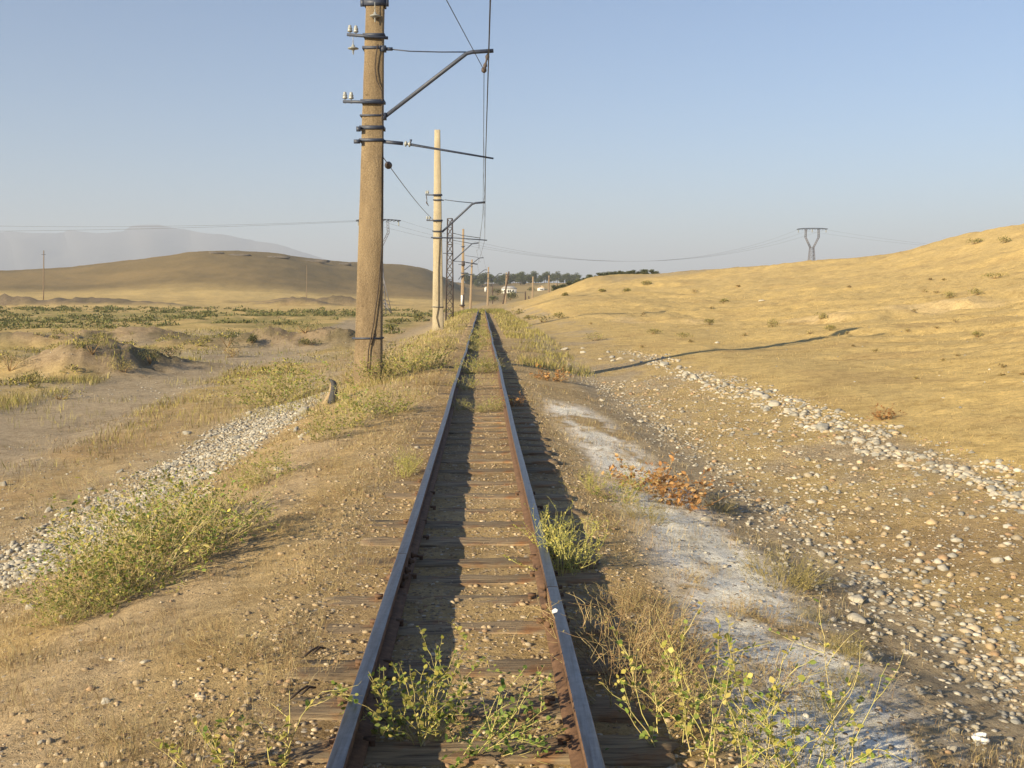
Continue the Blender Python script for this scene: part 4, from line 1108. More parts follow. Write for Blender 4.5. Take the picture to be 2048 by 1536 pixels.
# ------------------------------------------------------------------ plants
def quads_leaf(mb, c, d, size, wr, col, droop=0.0):
    """rhombic leaves: centres c (n,3), directions d (n,3)"""
    n = len(c)
    if n == 0: return
    d = d / (np.linalg.norm(d, axis=1)[:, None] + 1e-9)
    up = rng.normal(size=(n, 3)) * .55 + [0, 0, 1]
    a = np.cross(d, up); a /= np.linalg.norm(a, axis=1)[:, None] + 1e-9
    L = size[:, None]; Wd = L * wr / 2
    v = np.stack([c, c + d * L * .35 + a * Wd, c + d * L * .72 + a * Wd * .8, c + d * L, c + d * L * .72 - a * Wd * .8, c + d * L * .35 - a * Wd], 1)
    b6 = np.arange(n)[:, None] * 6
    mb.add(v.reshape(-1, 3), [b6 + np.array([[0, 1, 2, 3]]), b6 + np.array([[0, 3, 4, 5]])], np.repeat(col, 6, 0))
def pick(cols, n, var=.18):
    cols = np.asarray(cols, float); return cols[rng.integers(0, len(cols), n)] * rng.uniform(1 - var, 1 + var, (n, 1))
def grow(ns, length, spread, droop=.25, segs=8, branch=3, leaf=.012, lw=.7, per=7, lcol=None, scol=None, r=.0022, base_r=.05, lean=(0, 0), flat=1.0, sides=3, tipleaf=1.0):
    S_, L_ = MB(), MB(); lc, ld, ls = [], [], []
    def one(p, d, ln, rad, depth, sg):
        pts = [p.copy()]; st = ln / sg
        for q in range(sg):
            d = d + rng.normal(size=3) * .13 + np.array([0, 0, -droop * .10 * (q / sg)]) ; d = d / np.linalg.norm(d)
            p = p + d * st; pts.append(p.copy())
            if depth > 0 and q >= 1 and rng.random() < branch / sg:
                b = d + rng.normal(size=3) * .75; b[2] = abs(b[2]) * .7 + .15; b /= np.linalg.norm(b)
                one(p, b, ln * rng.uniform(.25, .5), rad * .65, depth - 1, max(3, sg // 2))
        pts = np.array(pts); S_.tube(pts, rad, sides, pick(scol, 1)[0], r1=rad * .35, caps=False)
        k = rng.poisson(per * (1 if depth else .7))
        if leaf and k:
            t = rng.uniform(.12, 1.0, k) ** (1 / tipleaf) * (len(pts) - 1); i = np.minimum(t.astype(int), len(pts) - 2); fr = (t - i)[:, None]
            c = pts[i] * (1 - fr) + pts[i + 1] * fr
            dd = rng.normal(size=(k, 3)); dd[:, 2] = np.abs(dd[:, 2]) * .6
            lc.append(c); ld.append(dd); ls.append(leaf * rng.uniform(.45, 1.35, k))
    for q in range(ns):
        az = rng.uniform(0, 6.28); tilt = abs(rng.normal()) * spread
        d = np.array([math.cos(az) * math.sin(tilt) + lean[0], math.sin(az) * math.sin(tilt) + lean[1], math.cos(tilt) * flat]); d /= np.linalg.norm(d)
        rb = base_r * math.sqrt(rng.random()); p = np.array([math.cos(az) * rb, math.sin(az) * rb, -.02])
        one(p, d, length * rng.uniform(.55, 1.1), r, 1 if branch else 0, segs)
    if lc:
        c = np.concatenate(lc); quads_leaf(L_, c, np.concatenate(ld), np.concatenate(ls), lw, pick(lcol, len(c)))
    return S_, L_
YG = [(.40, .35, .085), (.31, .30, .065), (.48, .41, .13), (.23, .24, .05)]
GRN = [(.13, .20, .04), (.18, .25, .05), (.24, .29, .07), (.10, .15, .035)]
OLV = [(.25, .21, .075), (.30, .25, .10), (.20, .17, .06)]
STR = [(.46, .38, .19), (.40, .31, .15), (.52, .44, .24)]
BRN = [(.30, .20, .10), (.24, .155, .08), (.36, .26, .14)]
ORG = [(.40, .21, .075), (.46, .27, .11), (.32, .16, .06), (.46, .32, .16)]
KINDS = {}
def make_kind(key, variants, **kw):
    KINDS[key] = [grow(**kw) for _ in range(variants)]
make_kind('bushy', 4, ns=50, length=.40, spread=.72, droop=.5, segs=7, branch=2.6, leaf=.022, lw=.5, per=9, lcol=YG + YG[1:2] + GRN[1:3] + GRN[1:2], scol=STR, r=.0022, base_r=.16)
make_kind('stalky', 3, ns=26, length=.40, spread=.42, droop=.2, segs=8, branch=3.5, leaf=.017, lw=.5, per=9, lcol=YG, scol=[(.46, .42, .15), (.38, .38, .12)], r=.0026, base_r=.10)
make_kind('dry', 3, ns=80, length=.22, spread=.8, droop=.35, segs=6, branch=2.5, leaf=.010, lw=.4, per=4, lcol=BRN + OLV, scol=BRN + STR[:2], r=.0015, base_r=.14)
make_kind('fine', 3, ns=150, length=.20, spread=.85, droop=.2, segs=5, branch=1.6, leaf=.009, lw=.35, per=5, lcol=OLV, scol=OLV + STR[:1], r=.0012, base_r=.12)
make_kind('orange', 2, ns=34, length=.24, spread=.7, droop=.3, segs=6, branch=2.0, leaf=.034, lw=.55, per=6, lcol=ORG, scol=ORG[:1] + BRN, r=.0022, base_r=.12)
make_kind('wisp', 3, ns=60, length=.12, spread=.9, droop=.2, segs=4, branch=1.2, leaf=.006, lw=.35, per=2, lcol=BRN, scol=STR + BRN, r=.0010, base_r=.16)
PROTO = {}
def plant(key, px, py, hpx, label, cat='weed', group=None, name='weed', var=None, xyz=None, wide=1.0):
    """hpx: height of the plant in photo pixels"""
    p = ground(px, py) if xyz is None else np.array(xyz)
    ref = {'bushy': .30, 'stalky': .42, 'dry': .21, 'fine': .19, 'orange': .24, 'wisp': .11}[key]
    sc = hpx * p[1] / F / ref
    v = rng.integers(0, len(KINDS[key])) if var is None else var
    rz = rng.uniform(0, 6.28)
    scl = (sc * wide, sc * wide, sc)
    if (key, v) not in PROTO:
        root = empty(name, p, label, cat, group, rz); root.scale = scl
        S_, L_ = KINDS[key][v]
        a = S_.build('stems', M['stem'], root); kids = [(a, [])]
        if L_.n: kids.append((L_.build('leaves', M['leaf'], root), []))
        PROTO[(key, v)] = (root, kids)
    else:
        r0, kids = PROTO[(key, v)]
        root = copy_tree(r0, kids, p, rz, scl); root.name = name
        for k2 in ('label', 'group', 'category'):
            if k2 in root: del root[k2]
        tag(root, label, cat, group)
    return root
# the leafy weed between the rails at the bottom
def special(px, py, label, name='leafy_weed', **kw):
    p = ground(px, py); root = empty(name, p, label, 'weed', 'broad-leaved weeds')
    S_, L_ = grow(**kw); S_.build('stems', M['stem'], root); L_.build('leaves', M['leaf'], root); return root
LS = [(.48, .40, .17), (.42, .38, .14)]
special(840, 1480, 'leafy green weed sprawling between the rails at the bottom of the photo', ns=17, length=.35, spread=.5, droop=.3, segs=9, branch=5, leaf=.019, lw=.75, per=13, lcol=GRN[1:3] + YG, scol=LS, r=.0024, base_r=.07)
special(950, 1500, 'low green runner weed right of the leafy weed between the rails', ns=15, length=.34, spread=1.0, droop=.5, segs=8, branch=4, leaf=.019, lw=.75, per=12, lcol=GRN, scol=LS, r=.0024, base_r=.08, lean=(.55, .05), flat=.6)
special(1460, 1530, 'large round-leaved weed standing on the salt crust at the lower right', ns=17, length=.42, spread=.66, droop=.2, segs=9, branch=4, leaf=.022, lw=.8, per=10, lcol=YG + GRN[1:3], scol=LS, r=.0026, base_r=.16)
special(1350, 1500, 'round-leaved weed reaching over the sleeper end right of the track', ns=9, length=.42, spread=.7, droop=.3, segs=9, branch=3.5, leaf=.021, lw=.8, per=8, lcol=YG + GRN[1:3], scol=LS, r=.0026, base_r=.08)
special(1610, 1560, 'round-leaved weed at the bottom edge, right of the large one', ns=14, length=.45, spread=.7, droop=.25, segs=9, branch=3.5, leaf=.021, lw=.8, per=9, lcol=GRN[1:3] + YG[:2], scol=LS, r=.0026, base_r=.14)
for px, py, lab in ((455, 1540, 'thin upright weed at the bottom edge, left one of a pair by the sleepers'), (550, 1530, 'thin upright weed leaning at the bottom edge by the left rail')):
    special(px, py, lab, ns=4, length=.28, spread=.3, droop=.1, segs=8, branch=2, leaf=.026, lw=.45, per=8, lcol=YG + GRN[:1], scol=LS, r=.0026, base_r=.04)
special(405, 1560, 'yellow-green weed rising from the bottom edge, farthest left', ns=4, length=.26, spread=.35, droop=.1, segs=8, branch=1, leaf=.028, lw=.45, per=7, lcol=YG, scol=LS, r=.0026, base_r=.05)
# large weed patch on the left slope
for px, py, h, v in ((150, 1225, 95, 0), (215, 1195, 110, 1), (280, 1160, 120, 2), (340, 1130, 120, 0), (400, 1100, 110, 1), (450, 1070, 80, 2), (300, 1090, 110, 0), (230, 1130, 110, 2), (370, 1050, 90, 1), (120, 1250, 50, 1), (180, 1230, 60, 2), (260, 1190, 70, 0)):
    plant('bushy', px, py, h, 'yellow-green weed in the big patch on the left slope', 'weed', 'weeds of the big left patch', 'weed', v, wide=1.1)
W1 = 'yellow-green weed on the bank in front of the nearest mast'
for px, py, h, k, lab, wd in (
    (690, 855, 60, 'bushy', 'bushy weed right in front of the dark stump', 1.2), (745, 835, 60, 'bushy', 'bushy weed on the shoulder right of the dark stump', 1.2), (650, 880, 45, 'bushy', 'lower bushy weed left below the dark stump', 1.2), (790, 825, 40, 'bushy', 'low bushy weed nearest the rail beyond the stump', 1.2),
    (560, 805, 55, 'bushy', 'bushy weed left of the dark stump', 1.3), (600, 795, 60, 'bushy', 'taller bushy weed just left of the dark stump', 1.2), (525, 815, 50, 'bushy', 'bushy weed farthest left beside the stump', 1.3),
    (545, 955, 50, 'bushy', 'bushy weed at the upper end of the gravel bank', 1.2), (500, 975, 35, 'bushy', 'low bushy weed below the upper end of the gravel bank', 1.2),
    (760, 765, 50, 'bushy', 'weed at the right foot of the nearest mast', 1.2), (800, 750, 50, 'bushy', 'yellow weed between the nearest mast and the rail', 1.3), (715, 760, 35, 'dry', 'low dry weed at the left foot of the nearest mast', 1.3), (845, 735, 45, 'bushy', 'pale weed close to the left rail beyond the nearest mast', 1.3),
    (805, 955, 62, 'stalky', 'stalky pale-green weed against the outer side of the left rail', 1.0), (825, 945, 50, 'stalky', 'second stalky weed touching the left rail', 1.0),
    (1125, 1150, 135, 'stalky', 'tall stalky weed right of the right rail beyond the sleeper ends', .95), (1165, 1140, 110, 'stalky', 'stalky yellow weed leaning over the salt strip', 1.0), (1100, 1110, 110, 'stalky', 'stalky green weed in the shadow of the right rail', .8),
    (1185, 985, 55, 'stalky', 'small green weed on the salt strip left of the orange shrub', 1.2), (1240, 1000, 50, 'bushy', 'grey-green weed just left of the orange shrub', 1.2), (1290, 1040, 45, 'fine', 'grey-green tuft below the orange shrub', 1.3), (1430, 1020, 32, 'fine', 'grey-green tuft right of the orange shrub', 1.5)):
    plant(k, px, py, h, lab, 'weed', 'weeds along the embankment', 'weed', wide=wd)
for px, py, h, lab in ((1290, 975, 60, 'orange-brown withered shrub at the ditch edge, upper half of the pair'), (1365, 1015, 70, 'orange-brown withered shrub at the ditch edge, lower half of the pair'), (1325, 990, 55, 'orange-brown withered shrub between the two larger ones'),
                        (1100, 762, 30, 'orange withered shrub on the bank at the tip of the mast shadow'), (1768, 840, 28, 'lone orange withered sprig on the golden slope'), (1030, 812, 22, 'small orange withered sprig beside the right rail')):
    plant('orange', px, py, h, lab, 'shrub', 'withered orange shrubs', 'withered_shrub', wide=1.15)
for px, py, h, lab in ((1250, 1310, 120, 'big dry brownish bush right of the rail, in front of the salt strip'), (1310, 1290, 95, 'dry bush behind the big brownish bush by the salt strip'), (1340, 1340, 90, 'dry bush right of the big brownish bush'), (1235, 1215, 50, 'low reddish dry bush beside the sleeper ends'), (1290, 1215, 50, 'low straw-coloured dry bush at the edge of the salt strip'),
                        (1275, 1395, 110, 'dark dry bush in the shadow beside the right rail'), (1350, 1420, 70, 'dry bush behind the round-leaved weeds'), (1545, 1370, 70, 'dry bush on the salt crust behind the round-leaved weed'), (1470, 1230, 45, 'dry tuft in the middle of the salt strip'), (1520, 1240, 40, 'dry tuft on the ditch side of the salt strip'),
                        (470, 1320, 60, 'dry grass clump casting a dark shadow on the left shoulder'), (880, 700, 26, 'brown dry clump close to the left rail beyond the mast'), (865, 770, 32, 'brown dry clump by the left rail short of the mast'), (700, 985, 30, 'straw clump on the trodden left shoulder'), (660, 935, 26, 'small straw clump on the bank above the shoulder')):
    plant('dry', px, py, h, lab, 'bush', 'dry bushes', 'dry_bush', wide=1.25)
for px, py, h, lab in ((1560, 1170, 75, 'rounded olive tuft standing in the ditch'), (1690, 1310, 45, 'olive tuft left of the large tan stone'), (1650, 1425, 55, 'olive tuft on the salt strip edge at the lower right'), (1690, 1365, 35, 'small olive tuft below the large tan stone'), (1620, 1240, 30, 'low olive tuft between salt strip and cobbles')):
    plant('fine', px, py, h, lab, 'tuft', 'olive tufts in the ditch', 'grass_tuft', wide=1.25)
for px, py, h, lab in ((960, 745, 30, 'yellow-green weed filling the track just beyond the mast shadow'), (935, 748, 24, 'yellow-green weed at the inner side of the left rail past the shadow'), (985, 745, 24, 'yellow-green weed at the inner side of the right rail past the shadow'), (930, 778, 24, 'small green weed growing inside the left rail'), (918, 820, 20, 'low sprig in the shadow inside the left rail'), (985, 822, 24, 'sparse green weed between the rails before the mast shadow'), (960, 825, 18, 'sparse low weed in the middle of the track'), (950, 690, 22, 'green weed between the rails in the far stretch'), (962, 672, 14, 'small weed between the rails far along')):
    plant('bushy', px, py, h, lab, 'weed', 'weeds between the rails', 'weed', wide=1.2)
for k in range(26):
    px = rng.uniform(900, 1000); 
    y = rng.uniform(26, 70); x = float(xc(y)) + rng.uniform(-.32, .32)
    plant('bushy', 0, 0, rng.uniform(.10, .2) * F / y, 'low weed between the rails beyond the mast shadow', 'weed', 'weeds between the rails', 'weed', xyz=(x, y, H1(x, y)), wide=1.2)
for k in range(64):
    px, py = rng.uniform(0, 760), rng.uniform(960, 1500)
    if px > 880 - (py - 760) * .42 or (abs(px - 250) < 190 and 1000 < py < 1230): continue
    plant('wisp', px, py, rng.uniform(22, 46) * py / 1200, 'wispy dry grass clump on the left shoulder', 'grass', 'wispy clumps on the left shoulder', 'grass_clump')
for k in range(44):
    y = 3.4 * (16 / 3.4) ** rng.random(); s = rng.uniform(.85, 2.1); x = float(xc(y)) + s
    plant('wisp', 0, 0, rng.uniform(.05, .11) * F / y, 'wispy dry grass clump beside the salt strip', 'grass', 'wispy clumps by the salt strip', 'grass_clump', xyz=(x, y, H1(x, y)))

# ---- grass blades
def blades(mb, x, y, h, wdt, cols, bend=.5, tilt=.35):
    n = len(x); z = height(x, y)
    az = rng.uniform(0, 6.28, n); d = np.stack([np.cos(az), np.sin(az), np.zeros(n)], 1); side = np.stack([-np.sin(az + rng.normal(size=n)), np.cos(az), np.zeros(n)], 1)
    t = np.abs(rng.normal(size=n)) * tilt; p0 = np.stack([x, y, z - .01], 1)
    mid = p0 + np.stack([d[:, 0] * np.sin(t) * h * .5, d[:, 1] * np.sin(t) * h * .5, h * .55], 1)
    tip = p0 + np.stack([d[:, 0] * (np.sin(t) + bend * rng.random(n)) * h, d[:, 1] * (np.sin(t) + bend * rng.random(n)) * h, h * rng.uniform(.8, 1.0, n)], 1)
    w = wdt[:, None] / 2
    v = np.stack([p0 - side * w, p0 + side * w, mid + side * w * .8, mid - side * w * .8, tip], 1)
    b5 = np.arange(n)[:, None] * 5
    mb.add(v.reshape(-1, 3), [b5 + np.array([[0, 1, 2, 3]]), b5 + np.array([[3, 2, 4]])], np.repeat(cols, 5, 0))
DG = MB()
def field(n, s0, s1, y0, y1, h0, h1, cols, thr, sc, seed, pw=1.2, mb=DG, soft=.12):
    x, y, s = samp(n, s0, s1, y0, y1, pw)
    f = fbm(x / sc, y / sc, 4, seed); k = rng.random(n) < sstep(thr - soft, thr + soft, f)
    k &= ~((np.abs(s) < .50) & (np.abs(s) > .30))
    x, y = x[k], y[k]
    blades(mb, x, y, rng.uniform(h0, h1, len(x)), np.maximum(.0018, y * .00032) * rng.uniform(.7, 1.4, len(x)), pick(cols, len(x), .25))
DRY = STR + BRN + [(.34, .26, .13), (.30, .24, .10)]
field(84000, -3.3, -.7, 2.8, 34, .012, .075, DRY, .50, .6, 61)
field(9000, -.95, .95, 3, 40, .015, .06, DRY, .55, .5, 62)
field(20000, .75, 2.4, 3, 34, .02, .10, DRY, .50, .5, 63)
field(24000, 2.5, 6.0, 4, 40, .015, .06, [(.42, .31, .14), (.36, .26, .11), (.30, .2, .09)], .50, .9, 64)
field(26000, -9, -3.2, 9, 60, .03, .11, DRY + OLV, .52, 1.3, 65)
field(60000, 5, 42, 9, 95, .02, .09, [(.48, .35, .15), (.36, .26, .11), (.54, .41, .19), (.30, .22, .10)], .50, 1.1, 66)
tag(DG.build('dry_grass', M['leaf']), 'short dry straw grass over the embankment and slopes', 'grass', kind='stuff')
GG = MB()
GCOL = YG[:3] + OLV + STR[:2] + [(.27, .25, .085)]
field(17000, 1.0, 2.9, 25, 120, .06, .26, GCOL, .49, 1.5, 71, 1.0, GG)
field(14000, -3.0, -.8, 16, 124, .06, .26, GCOL + STR, .50, 1.4, 72, 1.0, GG)
field(3600, -.3, .3, 18, 126, .04, .12, YG + STR[:1] + OLV, .52, 1.2, 73, .8, GG)
field(4500, -4, 2.6, 108, 134, .2, .5, GRN[2:3] + OLV + YG[1:2], .42, 2, 74, 1, GG)
field(9000, -7, -2.2, 18, 60, .06, .25, GCOL, .54, 1.5, 75, 1, GG)
field(20000, -26, -9, 22, 80, .08, .30, OLV + YG[:2] + STR[:1], .55, 2.6, 76, 1, GG)
x0 = rng.uniform(1.7, 4.6, 9000); y = rng.uniform(19, 46, 9000); x = np.interp(y, ROAD[:, 1], ROAD[:, 0]) - x0; k = fbm(x / 1.6, y / 1.6, 3, 88) > rng.uniform(.38, .6, 9000); x, y = x[k], y[k]
blades(GG, x, y, rng.uniform(.10, .34, len(x)), y * .0004 * rng.uniform(.7, 1.4, len(x)), pick(YG + OLV + STR[:1], len(x), .25))
x0 = rng.uniform(-3.2, -1.6, 4000); y = rng.uniform(16, 40, 4000); x = np.interp(y, ROAD[:, 1], ROAD[:, 0]) - x0; k = fbm(x / 1.3, y / 1.3, 3, 89) > rng.uniform(.45, .62, 4000); x, y = x[k], y[k]
blades(GG, x, y, rng.uniform(.05, .2, len(x)), y * .0004 * rng.uniform(.7, 1.4, len(x)), pick(YG + OLV + BRN, len(x), .25))
tag(GG.build('green_grass', M['leaf']), 'yellow-green grass growing along both banks of the track', 'grass', kind='stuff')

# scrub belt on the left plain: too many low plants to count
def clump_leaves(mb, cx, cy, cz, rx, rz_, n, size, cols, mound=True):
    d = rng.normal(size=(n, 3)); d /= np.linalg.norm(d, axis=1)[:, None]; d[:, 2] = np.abs(d[:, 2])
    r = rng.random(n) ** .33
    c = np.stack([cx + d[:, 0] * r * rx, cy + d[:, 1] * r * rx, cz + d[:, 2] * r * rz_], 1)
    quads_leaf(mb, c, d + rng.normal(size=(n, 3)) * .8, size * rng.uniform(.6, 1.3, n), .55, pick(cols, n, .25))
SB = MB()
k = 0
while k < 850:
    y = rng.uniform(72, 185); px = rng.uniform(-350, 930); x = (px - 1024) / F * y
    if fbm(np.array([x / 14]), np.array([y / 14]), 4, 81)[0] < .50 or float(xc(y)) - x < 6: continue
    w = rng.uniform(.3, 1.3); clump_leaves(SB, x, y, H1(x, y), w, w * rng.uniform(.25, .55), 40, .14 + y * .0008, OLV[2:] + [(.13, .14, .05), (.10, .115, .04), (.09, .105, .038), (.19, .18, .07)]); k += 1
k = 0
while k < 260:
    y = rng.uniform(30, 75); px = rng.uniform(-400, 700); x = (px - 1024) / F * y
    if fbm(np.array([x / 6]), np.array([y / 6]), 4, 82)[0] < .53 or road_d(x, y) < 2.6 or float(xc(y)) - x < 6: continue
    w = rng.uniform(.2, .6); clump_leaves(SB, x, y, H1(x, y), w, w * rng.uniform(.5, .9), 60, .09, OLV + YG[:1] + [(.16, .16, .06)]); k += 1
tag(SB.build('scrub', M['leaf']), 'low green scrub covering the plain left of the track', 'scrub', kind='stuff')

def bush(px, py, wpx, hpx, label, cols, n=500, Y=None, group='bushes on the plain', name='bush', cat='bush', lobes=6):
    p = ground(px, py) if Y is None else at(px, py, Y); w = wpx * p[1] / F / 2; h = hpx * p[1] / F
    root = empty(name, p, label, cat, group)
    mb = MB(); st = MB()
    for q in range(lobes):
        a = rng.uniform(0, 6.28); rr = w * .55 * math.sqrt(rng.random()); rx = w * rng.uniform(.35, .6); c = np.array([math.cos(a) * rr, math.sin(a) * rr * .8, rng.uniform(0, .45) * h])
        st.tube([(0, 0, -.05), c * .6 + (0, 0, h * .1), c + (0, 0, h * .2)], .02 * w + .004, 4, BRN[0], r1=.004)
        clump_leaves(mb, *c, rx, min(h - c[2], rx * 1.2) * rng.uniform(.8, 1.05), n // lobes, max(.03, 2.6 * p[1] / F), cols)
    st.build('stems', M['stem'], root); mb.build('foliage', M['leaf'], root); return root
DKG = [(.075, .095, .032), (.10, .115, .04), (.055, .075, .028), (.14, .14, .05)]
for px, py, w, h, lab, c in ((185, 712, 95, 44, 'dark green bush crowning the nearest earth mound', DKG), (455, 695, 66, 52, 'dark bush at the left end of the far gravel mound', DKG), (610, 668, 100, 30, 'wide low bush behind the far gravel mound', OLV + DKG[:2]), (505, 690, 34, 20, 'small bush in front of the far gravel mound', DKG + OLV[:1]), (20, 745, 90, 60, 'straw-olive bush at the left edge on the plain', OLV + STR[:1]), (60, 765, 60, 24, 'dark low bush near the left edge', DKG + OLV),
                            (300, 728, 84, 40, 'dark bush on the right flank of the nearest earth mound', DKG + OLV), (465, 715, 44, 24, 'dry straw bush standing on the edge of the dirt road', STR + BRN), (340, 715, 56, 18, 'low dark bush right of the nearest earth mound', DKG + BRN), (250, 745, 70, 26, 'olive bush at the foot of the nearest mound by the road', OLV), (120, 800, 120, 24, 'long olive grass clump between dirt road and left edge', OLV + YG[:1]), (620, 690, 50, 12, 'small bush right of the far gravel mound', DKG + OLV), (780, 660, 40, 12, 'low green bush behind the nearest mast foot', DKG + YG[:1]), (800, 648, 70, 10, 'low green bush between the first two masts', DKG + OLV), (840, 640, 40, 12, 'green bush left of the pale mast', DKG + OLV)):
    bush(px, py, w, h, lab, c)
HB = [(.24, .22, .075), (.30, .26, .095), (.20, .19, .065), (.38, .30, .12)]
for px, py, w, h, lab in ((1085, 645, 60, 16, 'green tuft on the slope right of the track bend'), (1118, 637, 40, 12, 'green tuft next to the one right of the track bend'), (1030, 630, 50, 14, 'green tuft at the brow of the track'), (1190, 682, 60, 16, 'olive tuft at the top of the stone ridge'), (1305, 668, 54, 10, 'olive tuft on the slope below the second mast shadow'), (1205, 585, 22, 6, 'small tuft on the upper slope beside the rock face'), (1290, 570, 34, 7, 'dark tuft high on the right slope'), (1255, 583, 20, 5, 'little dark tuft left of the dark tuft high on the slope'), (1445, 607, 36, 8, 'dark tuft on the slope below the pylon'), (1950, 488, 36, 10, 'green tuft near the crest at the right'), (2012, 486, 46, 14, 'larger green tuft near the crest at the right edge'), (1990, 557, 60, 12, 'brown tuft on the upper right slope'), (1900, 595, 40, 12, 'olive tuft on the right slope, left one of two'), (1958, 590, 40, 14, 'olive tuft on the right slope, right one of two'), (1955, 672, 26, 10, 'small olive tuft low on the right slope'), (1545, 655, 40, 20, 'brownish tuft on the eroded bank in mid slope'), (1640, 640, 40, 14, 'olive tuft on the eroded bank below the pylon'), (1420, 648, 36, 10, 'small tuft above the long mast shadow'), (1365, 675, 50, 10, 'straw tuft left of the long mast shadow'), (1660, 662, 30, 10, 'dark tuft at the end of the long mast shadow'), (1130, 592, 16, 6, 'tiny green tuft on the brow below the gantry'), (1060, 640, 30, 8, 'low green tuft right of the rails near the brow')):
    bush(px, py, w, h, lab, HB, 260, group='tufts on the right-hand slope', name='grass_tuft', cat='tuft', lobes=5)
for k in range(28):
    px, py = rng.uniform(1150, 2048), rng.uniform(560, 760)
    if py < 600 - (px - 1150) * .12 or py > 700 + (px - 1200) * .25: continue
    p = ground(px, py); w = rng.uniform(8, 24); bush(px, py, w, w * .3, 'small dry tuft dotted on the golden right slope', OLV + BRN + STR[:1], 70, group='dry tufts on the golden slope', name='grass_tuft', cat='tuft', lobes=3)

# ------------------------------------------------------------------ trees
def tree_kind(seed, tall=1.0):
    g = np.random.default_rng(seed); st, lf = MB(), MB()
    st.tube([(0, 0, -.6), (.05, 0, .8), (-.05, .05, 2.0), (.05, 0, 3.4)], .17, 6, (.10, .075, .05), r1=.07)
    for q in range(9):
        a = g.uniform(0, 6.28); zz = g.uniform(1.5, 4.8) * tall; rr = g.uniform(.3, 1.5) * (1 - abs(zz / tall - 3) / 4.2); c = np.array([math.cos(a) * rr, math.sin(a) * rr, zz])
        st.tube([(0, 0, 1.4 + zz * .2), c * (.5, .5, .8), c], .06, 4, (.10, .075, .05), r1=.02)
        R_ = g.uniform(.7, 1.25); n = 130
        d = g.normal(size=(n, 3)); d /= np.linalg.norm(d, axis=1)[:, None]; cc = c + d * R_ * (g.random((n, 1)) ** .4) * [1, 1, .8]
        sh = DKG + [(.13, .135, .05)]
        quads_leaf(lf, cc, d + g.normal(size=(n, 3)) * .8, g.uniform(.25, .5, n), .7, np.array(sh)[g.integers(0, 5, n)] * g.uniform(.7, 1.25, (n, 1)))
    return st, lf
TK = [tree_kind(900 + k, .85 + .1 * k) for k in range(5)]
TP = {}
def tree(px, Y, hm, label, group, dz=0.0, wide=1.0):
    x = (px - 1024) / F * Y; z = H1(x, Y) + dz; v = rng.integers(0, 5); sc = hm / 5.4
    if v not in TP:
        root = empty('tree', (x, Y, z), label, 'tree', group, rng.uniform(0, 6)); root.scale = (sc * wide, sc * wide, sc)
        a = TK[v][0].build('trunk', M['stem'], root); b2 = TK[v][1].build('crown', M['leaf'], root); TP[v] = (root, [(a, []), (b2, [])])
    else:
        r0, kids = TP[v]; root = copy_tree(r0, kids, (x, Y, z), rng.uniform(0, 6), (sc * wide, sc * wide, sc))
        for k2 in ('label', 'group', 'category'): del root[k2]
        tag(root, label, 'tree', group)
for k in range(34):
    px = 932 + k * 3.9 + rng.uniform(-2, 2)
    tree(px, rng.uniform(650, 730), rng.uniform(5.0, 7.0) * (1.15 if px < 985 else 1.0), 'dark green tree in the belt behind the valley houses', 'trees of the belt behind the houses', wide=1.15)
for k in range(30):
    px = 1030 + k * 4.4 + rng.uniform(-2, 2)
    tree(px, rng.uniform(690, 760), rng.uniform(5.2, 7.2), 'dark green tree in the belt behind the gabled house', 'trees of the belt behind the gabled house', wide=1.2)
for k in range(46):
    px = 1108 + k * 4.5 + rng.uniform(-2.5, 2.5)
    tree(px, rng.uniform(215, 245), rng.uniform(1.15, 1.6), 'grey-green small tree showing over the brow of the slope', 'trees over the brow', wide=1.7, dz=-.35)
bush(1020, 600, 34, 24, 'big dark green bush in front of the white flat-roofed house', DKG, 500, 300, 'bushes in the valley')
bush(995, 590, 30, 16, 'grey-green bush left of the white house', DKG + OLV, 300, 330, 'bushes in the valley')
bush(990, 601, 34, 9, 'low dark bush between the leaning pole and the short post', DKG, 300, 280, 'bushes in the valley')
bush(1080, 603, 24, 10, 'dark bush beside the white shed', DKG, 200, 380, 'bushes in the valley')
bush(1127, 590, 14, 12, 'dark round bush inside the gantry frame', DKG, 200, 300, 'bushes in the valley')
bush(1064, 583, 20, 12, 'green bush left of the gabled house', DKG + OLV, 200, 560, 'bushes in the valley')

# rocky outcrops on the crest of the left hill
rock = simple('dark_outcrop_rock', (.055, .05, .045), (.16, .13, .10), .8, .9, .6, .1)
for px, py, w, lab in ((432, 508, 30, 'leftmost dark rock outcrop on the crest of the rounded hill'), (480, 512, 44, 'second dark rock outcrop on the rounded hill crest'), (555, 516, 50, 'long dark rock outcrop right of the hill top'), (630, 524, 60, 'largest dark rock ledge on the right shoulder of the rounded hill'), (690, 530, 26, 'small rock ledge next to the nearest mast on the hill shoulder')):
    Y = 428; p = ground(px, py, 100, 600); hw = w * p[1] / F / 2
    mb = MB()
    v, f = ico(3); vv = v * (1 + noise3(v, 1.8, 700 + px)[:, None] * .8) * [hw, 1.6, .75] ; mb.add(vv + [0, 0, .1], f)
    o = mb.build('rock_outcrop', rock, None, loc=p + (0, 0, .1)); tag(o, lab, 'rock', 'rock outcrops on the hill crest')

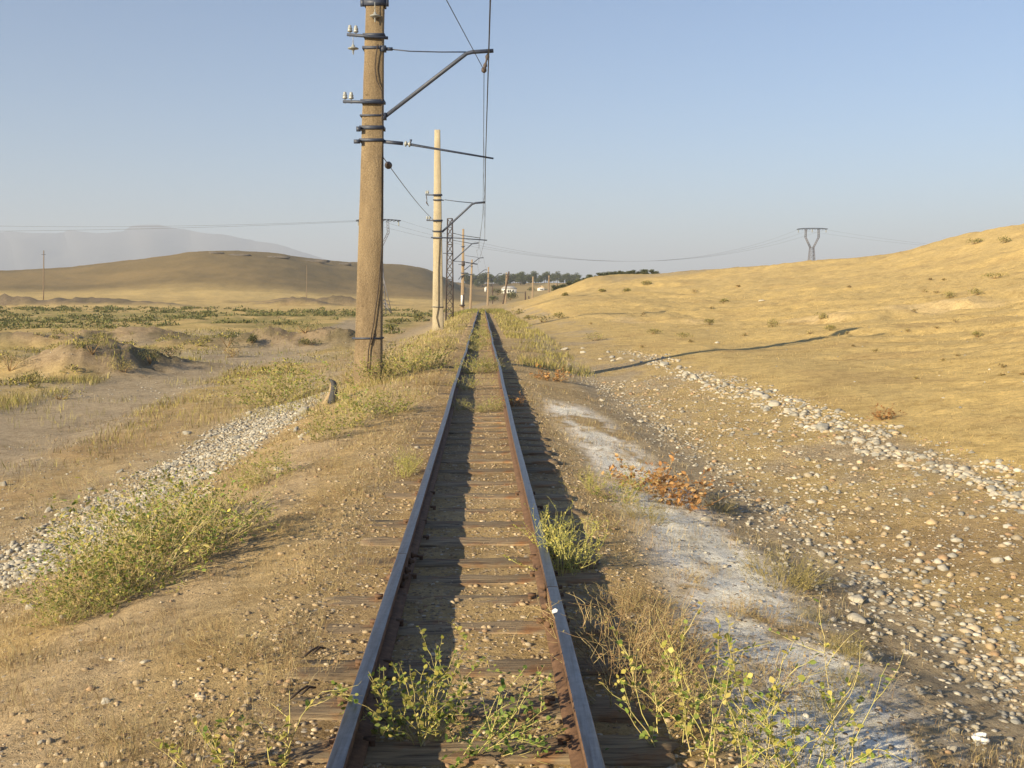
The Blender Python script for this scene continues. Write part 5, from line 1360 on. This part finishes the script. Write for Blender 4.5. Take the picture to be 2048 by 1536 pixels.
# ------------------------------------------------------------------ small things
# curved stump by the shoulder: a half-buried bent slab, its sunlit left and shaded right painted as two tones
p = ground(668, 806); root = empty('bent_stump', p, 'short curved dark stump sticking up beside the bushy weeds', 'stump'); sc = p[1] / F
prof_ = [(-15, 0), (-13, 14), (-9, 26), (-7, 38), (-8, 44)]; out = [(5, 0), (3, 12), (1, 20), (1, 32), (0, 40), (-4, 44)]
mb = MB()
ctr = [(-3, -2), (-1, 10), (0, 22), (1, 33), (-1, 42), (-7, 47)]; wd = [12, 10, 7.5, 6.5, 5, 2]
pts = np.array([(a * sc, 0, z * sc) for a, z in ctr]); mb.tube(pts, np.array(wd) * sc, 9); mb.build('shaded_side', M['stump_shade'], root)
mb = MB(); pts2 = np.array([(-13 * sc, .08, -5 * sc), (-11.5 * sc, .07, 5 * sc), (-8 * sc, .06, 18 * sc), (-6 * sc, .04, 30 * sc), (-7 * sc, .03, 40 * sc)]); mb.tube(pts2, np.array([14, 9.5, 5, 3.2, 1.5]) * sc, 10); mb.build('lit_side', M['stump_lit'], root)
mb = MB(); mb.tube(np.array([(3, 0, 3), (12, 3, 6), (24, 6, 7), (33, 8, 8)]) * [sc, sc, sc], 3.0 * sc, 6, r1=1.2 * sc); mb.build('side_bar', M['stump_shade'], root)  # low dark bar reaching right from the stump's foot
# white broken plastic ring
p = ground(1962, 1487); root = empty('plastic_ring', p + (0, 0, .025), 'broken white plastic ring lying in the cobbles at the lower right', 'litter')
mb = MB(); a = np.linspace(.5, 5.4, 22); r0 = 15 * p[1] / F
mb.tube(np.stack([np.cos(a) * r0, np.sin(a) * r0 * .9, np.sin(a * 2) * .004], 1), .30 * r0, 7); mb.build('ring', M['white_plastic'], root)
mb = MB(); mb.lathe((-.15 * r0, .1 * r0, -.02), [(.2 * r0, 0), (.95 * r0, .004), (.95 * r0, .007), (.2 * r0, .003)], 14, (.15, -.1, 1)); mb.build('rim', M['white_plastic'], root)
# white scrap on the right rail
q = rail_pt(1, 4.62); mb = MB(); mb.add([(-.012, -.02, 0), (.010, -.012, .004), (.014, .012, .008), (.002, .022, .012), (-.014, .010, .005)], [np.array([[0, 1, 2, 4]]), np.array([[4, 2, 3]])])
tag(mb.build('paper_scrap', M['white_plastic'], None, loc=q + (-.02, 0, .003)), 'tiny white scrap stuck on the top of the right rail', 'litter')
# bent rusty wires on the sleeper ends
for px, py, lab in ((610, 1405, 'bent rusty wire on the sleeper end left of the rail, nearer one'), (632, 1320, 'bent rusty wire on the sleeper end left of the rail, farther one')):
    p = ground(px, py); mb = MB(); mb.tube([(-.05, -.04, .005), (-.02, .01, .02), (.0, .05, .022), (.03, .06, .012), (.015, .02, .03), (-.01, -.02, .016)], .005, 5)
    tag(mb.build('bent_wire', M['cable'], None, loc=p + (0, 0, .02)), lab, 'wire', 'bent wires on the sleepers')
